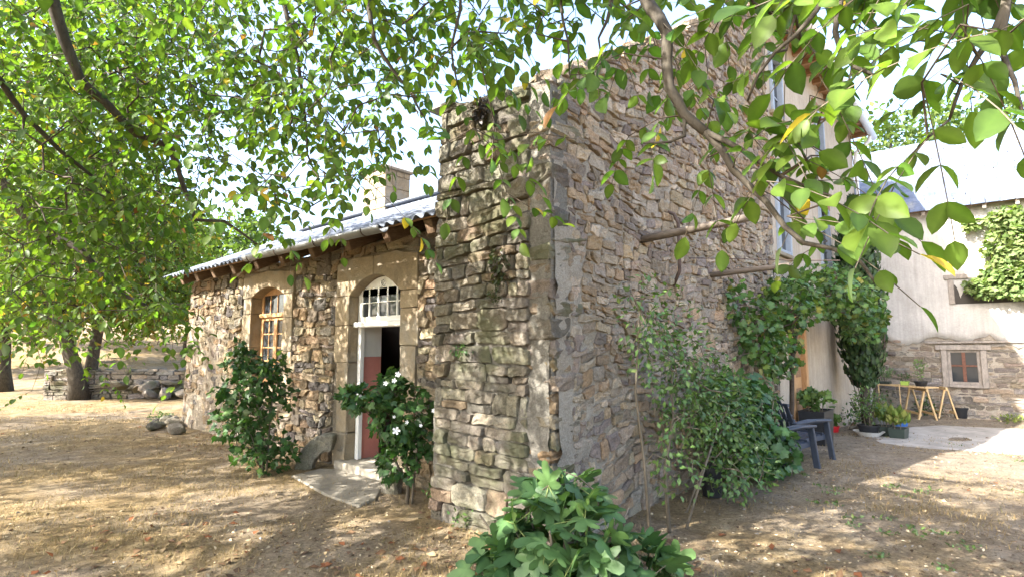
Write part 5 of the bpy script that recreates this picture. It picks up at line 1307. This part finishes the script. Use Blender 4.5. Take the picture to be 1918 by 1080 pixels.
# pots and plants
M['black'] = simple('black_plastic', (.018, .019, .021), .5, .2, 10, 0); M['red'] = simple('red_enamel', (.45, .02, .025), .35, .1, 10, 0)
M['dgreen'] = simple('dark_green_plastic', (.035, .05, .042), .5, .15, 10, 0); M['blue'] = simple('blue_plastic', (.045, .13, .36), .45, .12, 10, 0)
M['soil'] = simple('potting_soil', (.06, .045, .03), .95, .3, 30, .01, 60); M['terra'] = M['tile']
def pot(name, label, p, r, h, mat, sq=False, plant=None, group=None, cat='pot', r2=None, rz=0.):
    t = thing(name, tuple(p), label, cat, group, rz); r2 = r2 or (0 if sq else r * .78)
    if sq:
        a, b = r; m = MB(); k = .86
        m.add([(-a * k, -b * k, 0), (a * k, -b * k, 0), (a * k, b * k, 0), (-a * k, b * k, 0), (-a, -b, h), (a, -b, h), (a, b, h), (-a, b, h), (-a * .93, -b * .9, h), (a * .93, -b * .9, h), (a * .93, b * .9, h), (-a * .93, b * .9, h), (-a * .88, -b * .86, h - .05), (a * .88, -b * .86, h - .05), (a * .88, b * .86, h - .05), (-a * .88, b * .86, h - .05)],
              [(3, 2, 1, 0)] + [(i, (i + 1) % 4, (i + 1) % 4 + 4, i + 4) for i in range(4)] + [(i + 4, (i + 1) % 4 + 4, (i + 1) % 4 + 8, i + 8) for i in range(4)] + [(i + 8, (i + 1) % 4 + 8, (i + 1) % 4 + 12, i + 12) for i in range(4)] + [(12, 13, 14, 15)])
        m.build('container', mat, t, bevel=.004, local=True)
        MB().box((-a * .9, -b * .88, h - .06), (a * .9, b * .88, h - .03)).build('soil', M['soil'], t, local=True)
    else:
        MB().lathe([(r2, 0), (r, h * .86), (r * 1.06, h * .86), (r * 1.06, h), (r * .97, h), (r * .95, h - .04)], k=20).build('container', mat, t, smooth=False, local=True)
        MB().lathe([(r * .9, h - .045), (r * .93, h - .035)], k=20).build('soil', M['soil'], t, local=True)
    if plant:
        n, hh, rr, size, pal, tm, drop = plant; rg = np.random.default_rng(abs(hash(label)) % 1000 if False else int(p[0] * 100) % 997)
        ext = r if not sq else max(r)
        c = np.array([0, 0, h + hh * .55]); P, v = ell(c, (rr, rr, hh * .5), n, rg, .1)
        D = v * .6 + np.array([0, 0, drop]) + rg.normal(0, .35, (n, 3)); Nn = rg.normal(0, .7, (n, 3)) + np.array([0, 0, .8])
        C = np.array(pal)[rg.choice(len(pal), n)] * rg.uniform(.75, 1.25, (n, 1))
        f = bpy.data.objects.new('foliage', leaf_mesh('foliage', tm, P, D, Nn, rg.uniform(*size, n), C)); f.data.materials.append(M['leaf_dull']); f['kind'] = 'stuff'; link(f, t, True)
        for k in range(5):
            a_ = rg.uniform(0, 6.28); MB().tube([(math.cos(a_) * ext * .3, math.sin(a_) * ext * .3, h - .05), (math.cos(a_) * rr * .5, math.sin(a_) * rr * .5, h + hh * .6)], [.008, .004], 5).build('stem', M['stem'], t, local=True)
    return t
def gp(px_, py_): 
    p = gnd(px_, py_, -.12)
    for _ in range(4): p = gnd(px_, py_, float(gz(p[0], p[1])))
    return p
GRASSY = [(.14, .19, .04), (.10, .15, .035), (.22, .24, .07)]
pot('bucket', 'tall black bucket among the shrubs at the foot of the flank', (6.05, 2.42, 0), .12, .32, M['black'])
pot('enamel_pot', 'small red pot with a little plant near the cypress foot', gp(1560, 808), .13, .13, M['red'], plant=(50, .22, .14, (.05, .09), ROSE, 'vine', .3))
bp = gp(1628, 816)
t = thing('wash_bowl', tuple(bp), 'white oval bowl under the round black pot', 'bowl'); MB().lathe([(.17, 0), (.27, .10), (.28, .105), (.26, .10), (.17, .02)], k=20).build('bowl', M['white'], t, local=True)
pot('plant_pot', 'round black pot with a leafy shrub standing in the white bowl', bp + (0, 0, .025), .19, .2, M['black'], plant=(330, .75, .3, (.05, .09), ROSE, 'simple', .1))
pot('planter', 'dark green rectangular planter with yellowing shoots, left one', gp(1660, 815), (.2, .14), .2, M['dgreen'], True, (120, .34, .2, (.10, .2), GRASSY, 'simple', 2.2), 'dark green planters', 'planter', rz=.2)
pot('planter', 'dark green rectangular planter with yellowing shoots, right one', gp(1684, 820), (.19, .14), .2, M['dgreen'], True, (110, .3, .19, (.10, .2), GRASSY, 'simple', 2.2), 'dark green planters', 'planter', rz=-.1)
pot('bucket', 'blue plastic tub behind the right green planter', gp(1687, 797), .17, .24, M['blue'])
pot('plant_pot', 'terracotta pot beside the blue tub', gp(1672, 790), .12, .18, M['terra'])
pot('plant_pot', 'grey green bushy plant in a dull pot left of the blue tub', gp(1648, 793), .15, .22, M['zinc'], plant=(160, .5, .28, (.05, .09), [(.13, .17, .11), (.10, .14, .09)], 'simple', .2))
pot('planter_box', 'tall black planter box behind the farther chair', (10.75, 2.42, -.1), (.36, .2), .62, M['black'], True, (90, .3, .3, (.06, .1), ROSE, 'vine', .2), cat='planter')
pot('plant_pot', 'black pot at the barn foot below the small window, left one', gp(1800, 782), .17, .27, M['black'], group='black pots at the barn foot')
pot('plant_pot', 'black pot at the barn foot below the small window, right one', gp(1824, 782), .16, .25, M['black'], group='black pots at the barn foot')
for k, (px_, py_, r, hh, n, lab) in enumerate([(1845, 783, .25, .12, 120, 'green weeds right of the black pots by the barn'), (1905, 790, .5, .1, 160, 'strip of green weeds at the barn foot by the right edge'), (1740, 778, .35, .3, 200, 'dark leafy plants under the trestles'), (1660, 770, .3, .4, 200, 'leafy plants at the barn foot behind the pots'), (1600, 800, .35, .3, 130, 'thin plants round the cypress foot')]):
    p = gp(px_, py_); tuft('weed', lab, 'weed', p + (0, 0, hh * .7), (r, r, hh), n, (.05, .1), HIB if k != 1 else GRASSY, .4, 60 + k)
# trestles and board
def trestle(label, p, q, h=.74):
    p, q = np.array(p), np.array(q); t = thing('trestle', tuple((p + q) / 2), label, 'trestle', 'raw pine trestles')
    d = (q - p) / np.linalg.norm(q - p); nn = np.array([-d[1], d[0], 0]); up_ = np.array([0, 0, 1.])
    MB().beam(p + up_ * h, q + up_ * h, .05, .08).build('top_rail', M['wood_pale'], t, bevel=.004)
    for e, s in ((p, 1), (q, -1)):
        b = e + d * s * .1
        for sg in (-1, 1): MB().beam(b + up_ * (h - .02) + nn * sg * .03, b + nn * sg * .19 + up_ * .0, .06, .035).build('leg', M['wood_pale'], t, bevel=.004)
    for sg in (-1, 1): MB().beam(p + d * .08 + nn * sg * .155 + up_ * .14, q - d * .08 + nn * sg * .155 + up_ * .14, .022, .06).build('stretcher', M['wood_pale'], t, bevel=.003)
    return t
z_ = -.2
pA, pB, pC, pD = gnd(1707, 777, z_), gnd(1741, 787, z_), gnd(1748, 772, z_), gnd(1778, 784, z_)
trestle('raw pine trestle on the left, under the plant board', pA, pB); trestle('raw pine trestle on the right, nearer the small window', pC, pD)
bd = MB(); zb = z_ + .79; a_ = gnd(1660, 778, z_); b_ = gnd(1740, 780, z_)
tb = thing('plant_board', ((pA[0] + pB[0]) / 2, (pA[1] + pB[1]) / 2, zb), 'long board laid on the left trestle carrying seedlings', 'board')
bd.beam((pA[0] - .1, pA[1] + .75, zb + .01), (pB[0] + .1, pB[1] - .1, zb + .01), .45, .03); bd.build('board', M['wood_pale'], tb)
bc = lambda f: np.array([pA[0] - .1 + (pB[0] - pA[0] + .2) * f, pA[1] + .75 + (pB[1] - pA[1] - .85) * f, zb + .027])
pot('plant_pot', 'black pot with an upright young plant on the board', bc(.82), .14, .12, M['black'], plant=(90, .55, .14, (.05, .09), [(.10, .17, .05), (.13, .19, .06)], 'simple', .6))
pot('seed_tray', 'lime green seed tray on the board, left of the black pot', bc(.55), (.14, .09), .1, simple('lime_plastic', (.35, .50, .10), .5, .1, 10, 0), True, (60, .2, .14, (.04, .07), HIB, 'simple', .5), cat='tray')
pot('seed_tray', 'dark seed tray with wispy seedlings at the left end of the board', bc(.2), (.2, .12), .06, M['dgreen'], True, (140, .35, .24, (.05, .09), [(.12, .18, .08), (.09, .15, .06)], 'simple', .5), cat='tray')
for (px_, py_, h_, lab) in ((1690, 782, .85, 'thin pale cane standing left of the trestles'), (1651, 790, 1.3, 'thin cane behind the black potted shrub')):
    p = gp(px_, py_); o = MB().tube([p - (0, 0, .1), p + (.03, .02, h_)], .011, 6).build('garden_cane', M['wood_pale']); tag(o, lab, 'cane')
# pale stones round the cypress foot
for k in range(16):
    p = gp(rng.uniform(1555, 1630), rng.uniform(786, 806)); s = rng.uniform(.06, .14)
    rock('edging_stone', 'pale edging stone round the cypress foot', 'stone', p, (s, s * .8, s * .6), 'grey', 'stones edging the cypress bed', mat='stone')

# ------------------------------------------------------------------ ground cover: dry grass, leaf litter, green tufts
rng = np.random.default_rng(900)
def scatter(n, lo, hi, a0=-46, a1=46):
    """points on the ground in front of the camera, even in picture area near by"""
    d = lo * (hi / lo) ** rng.random(n); a = np.radians(rng.uniform(a0, a1, n)); th = YAW - a
    x, y = d * np.cos(th), d * np.sin(th); ok = ~((x > 4.15) & (y > 2.7)) & ~((x > 3.55) & (y > 2.65) & (y < 4.3)) & (x < 18.3)
    return x[ok], y[ok]
x, y = scatter(170000, 1.9, 24)
keep = (lump(x * .9, y * .9, 2.) + lump(x * 2.3, y * 2.1, 5.) * .5 + rng.normal(0, .5, len(x))) > np.where((x > 4.2) & (y < 3), .55, -.25); x, y = x[keep], y[keep]
n = len(x); a = rng.uniform(0, 2 * math.pi, n); ln = rng.uniform(.025, .075, n) * (1 + .6 * (rng.random(n) < .08)); tilt = rng.uniform(.3, 1.5, n)
base = np.stack([x, y, gz(x, y) - .004], 1); tipv = base + np.stack([np.cos(a) * np.sin(tilt), np.sin(a) * np.sin(tilt), np.cos(tilt)], 1) * ln[:, None]
wv = np.stack([-np.sin(a), np.cos(a), np.zeros(n)], 1) * (.0016 + .0011 * np.hypot(x, y) / 4)[:, None]
V = np.stack([base - wv, base + wv, tipv], 1).reshape(-1, 3); F = np.arange(3 * n).reshape(-1, 3)
C = np.array([(.30, .215, .10), (.38, .295, .16), (.20, .14, .06), (.17, .15, .055)])[rng.choice(4, n, p=[.4, .25, .25, .1])] * rng.uniform(.7, 1.2, (n, 1))
M['straw'] = leaf_mat('dry_grass', .25, .7, (1.1, 1.05, .8), .1)
tag(obj('dry_grass', mesh_np('dry_grass', V, F, False, np.repeat(C, 3, 0)), M['straw'], kind='stuff'), 'short dry straw coloured grass over the yard', 'grass')
x, y = scatter(9000, 2.0, 26); w_ = lump(x * .5, y * .5, 1.) + 2.3 * np.exp(-((x - 3.9) ** 2) / .25) * (y > 3) + 1.2 * np.exp(-((y - 2.4) ** 2) / .3) * (x > 3.5) * (x < 8) + 2.4 * np.exp(-((y - 21) ** 2) / 3.) + rng.normal(0, .6, len(x)); k = w_ > 1.15; x, y = x[k], y[k]
n = len(x); P = np.stack([x, y, gz(x, y) + .008], 1); D = np.stack([rng.normal(0, 1, n), rng.normal(0, 1, n), rng.normal(0, .15, n)], 1); Nn = rng.normal(0, .25, (n, 3)) + np.array([0, 0, 1.])
C = np.array([(.16, .09, .05), (.22, .135, .075), (.12, .075, .05), (.30, .215, .12), (.19, .075, .035)])[rng.choice(5, n)] * rng.uniform(.7, 1.3, (n, 1))
tag(obj('leaf_litter', leaf_mesh('leaf_litter', 'simple', P, D, Nn, rng.uniform(.04, .10, n), C), M['straw'], kind='stuff'), 'scattered brown fallen leaves on the dry ground', 'leaves')
x, y = scatter(42000, 1.9, 20); k = rng.random(len(x)) < np.clip(.35 + .3 * lump(x * .7, y * .7, 3.), .05, 1); x, y = x[k], y[k]
n = len(x); P = np.stack([x, y, gz(x, y) + .004], 1); D = np.stack([rng.normal(0, 1, n), rng.normal(0, 1, n), rng.normal(0, .2, n)], 1); Nn = rng.normal(0, .35, (n, 3)) + np.array([0, 0, 1.])
C = np.array([(.09, .06, .04), (.16, .11, .07), (.34, .26, .15), (.44, .36, .24), (.13, .10, .06)])[rng.choice(5, n)] * rng.uniform(.7, 1.25, (n, 1))
tag(obj('plant_debris', leaf_mesh('plant_debris', 'simple', P, D, Nn, rng.uniform(.012, .035, n) * (1 + np.hypot(x, y) / 14), C), M['straw'], kind='stuff'), 'fine crumbs of dry leaves and straw on the earth', 'debris')
x, y = scatter(420, 2.6, 18, -6, 46); P = []
for xi, yi in zip(x, y):
    if lump(xi * .8, yi * .8, 7.) < .5: continue
    P.append(np.array([xi, yi, float(gz(xi, yi))]) + np.concatenate([rng.normal(0, .05, (16, 2)), np.zeros((16, 1))], 1))
P = np.concatenate(P); n = len(P); D = rng.normal(0, .8, (n, 3)); D[:, 2] = rng.uniform(.2, 1, n); Nn = rng.normal(0, .5, (n, 3)) + np.array([0, 0, 1.])
C = np.array([(.09, .14, .04), (.13, .18, .06), (.07, .11, .035)])[rng.choice(3, n)]
tag(obj('green_tufts', leaf_mesh('green_tufts', 'simple', P, D, Nn, rng.uniform(.025, .055, n), C), M['leaf_dull'], kind='stuff'), 'sparse small green weed tufts in the dry yard', 'weeds')
x, y = scatter(900, 3, 20, -46, 46); k = (x > 4.2) | (rng.random(len(x)) < .25); x, y = x[k], y[k]; n = len(x)
V0 = np.array([(1, 0, 0), (-.5, .85, 0), (-.5, -.85, 0), (.1, .1, .7), (0, 0, -.6)]); F0 = np.array([(0, 1, 3), (1, 2, 3), (2, 0, 3), (1, 0, 4), (2, 1, 4), (0, 2, 4)])
s = rng.uniform(.006, .022, n); V = (np.stack([x, y, gz(x, y)], 1)[:, None] + s[:, None, None] * (V0[None] * rng.uniform(.6, 1.4, (n, 5, 3)))).reshape(-1, 3); F = (F0[None] + (np.arange(n) * 5)[:, None, None]).reshape(-1, 3)
tag(obj('gravel', mesh_np('gravel', V, F, False, np.repeat(np.array([(.33, .30, .26)]) * rng.uniform(.5, 1.3, (n, 1)), 5, 0)), M['stone'], kind='stuff'), 'small loose stones strewn over the yard', 'gravel')
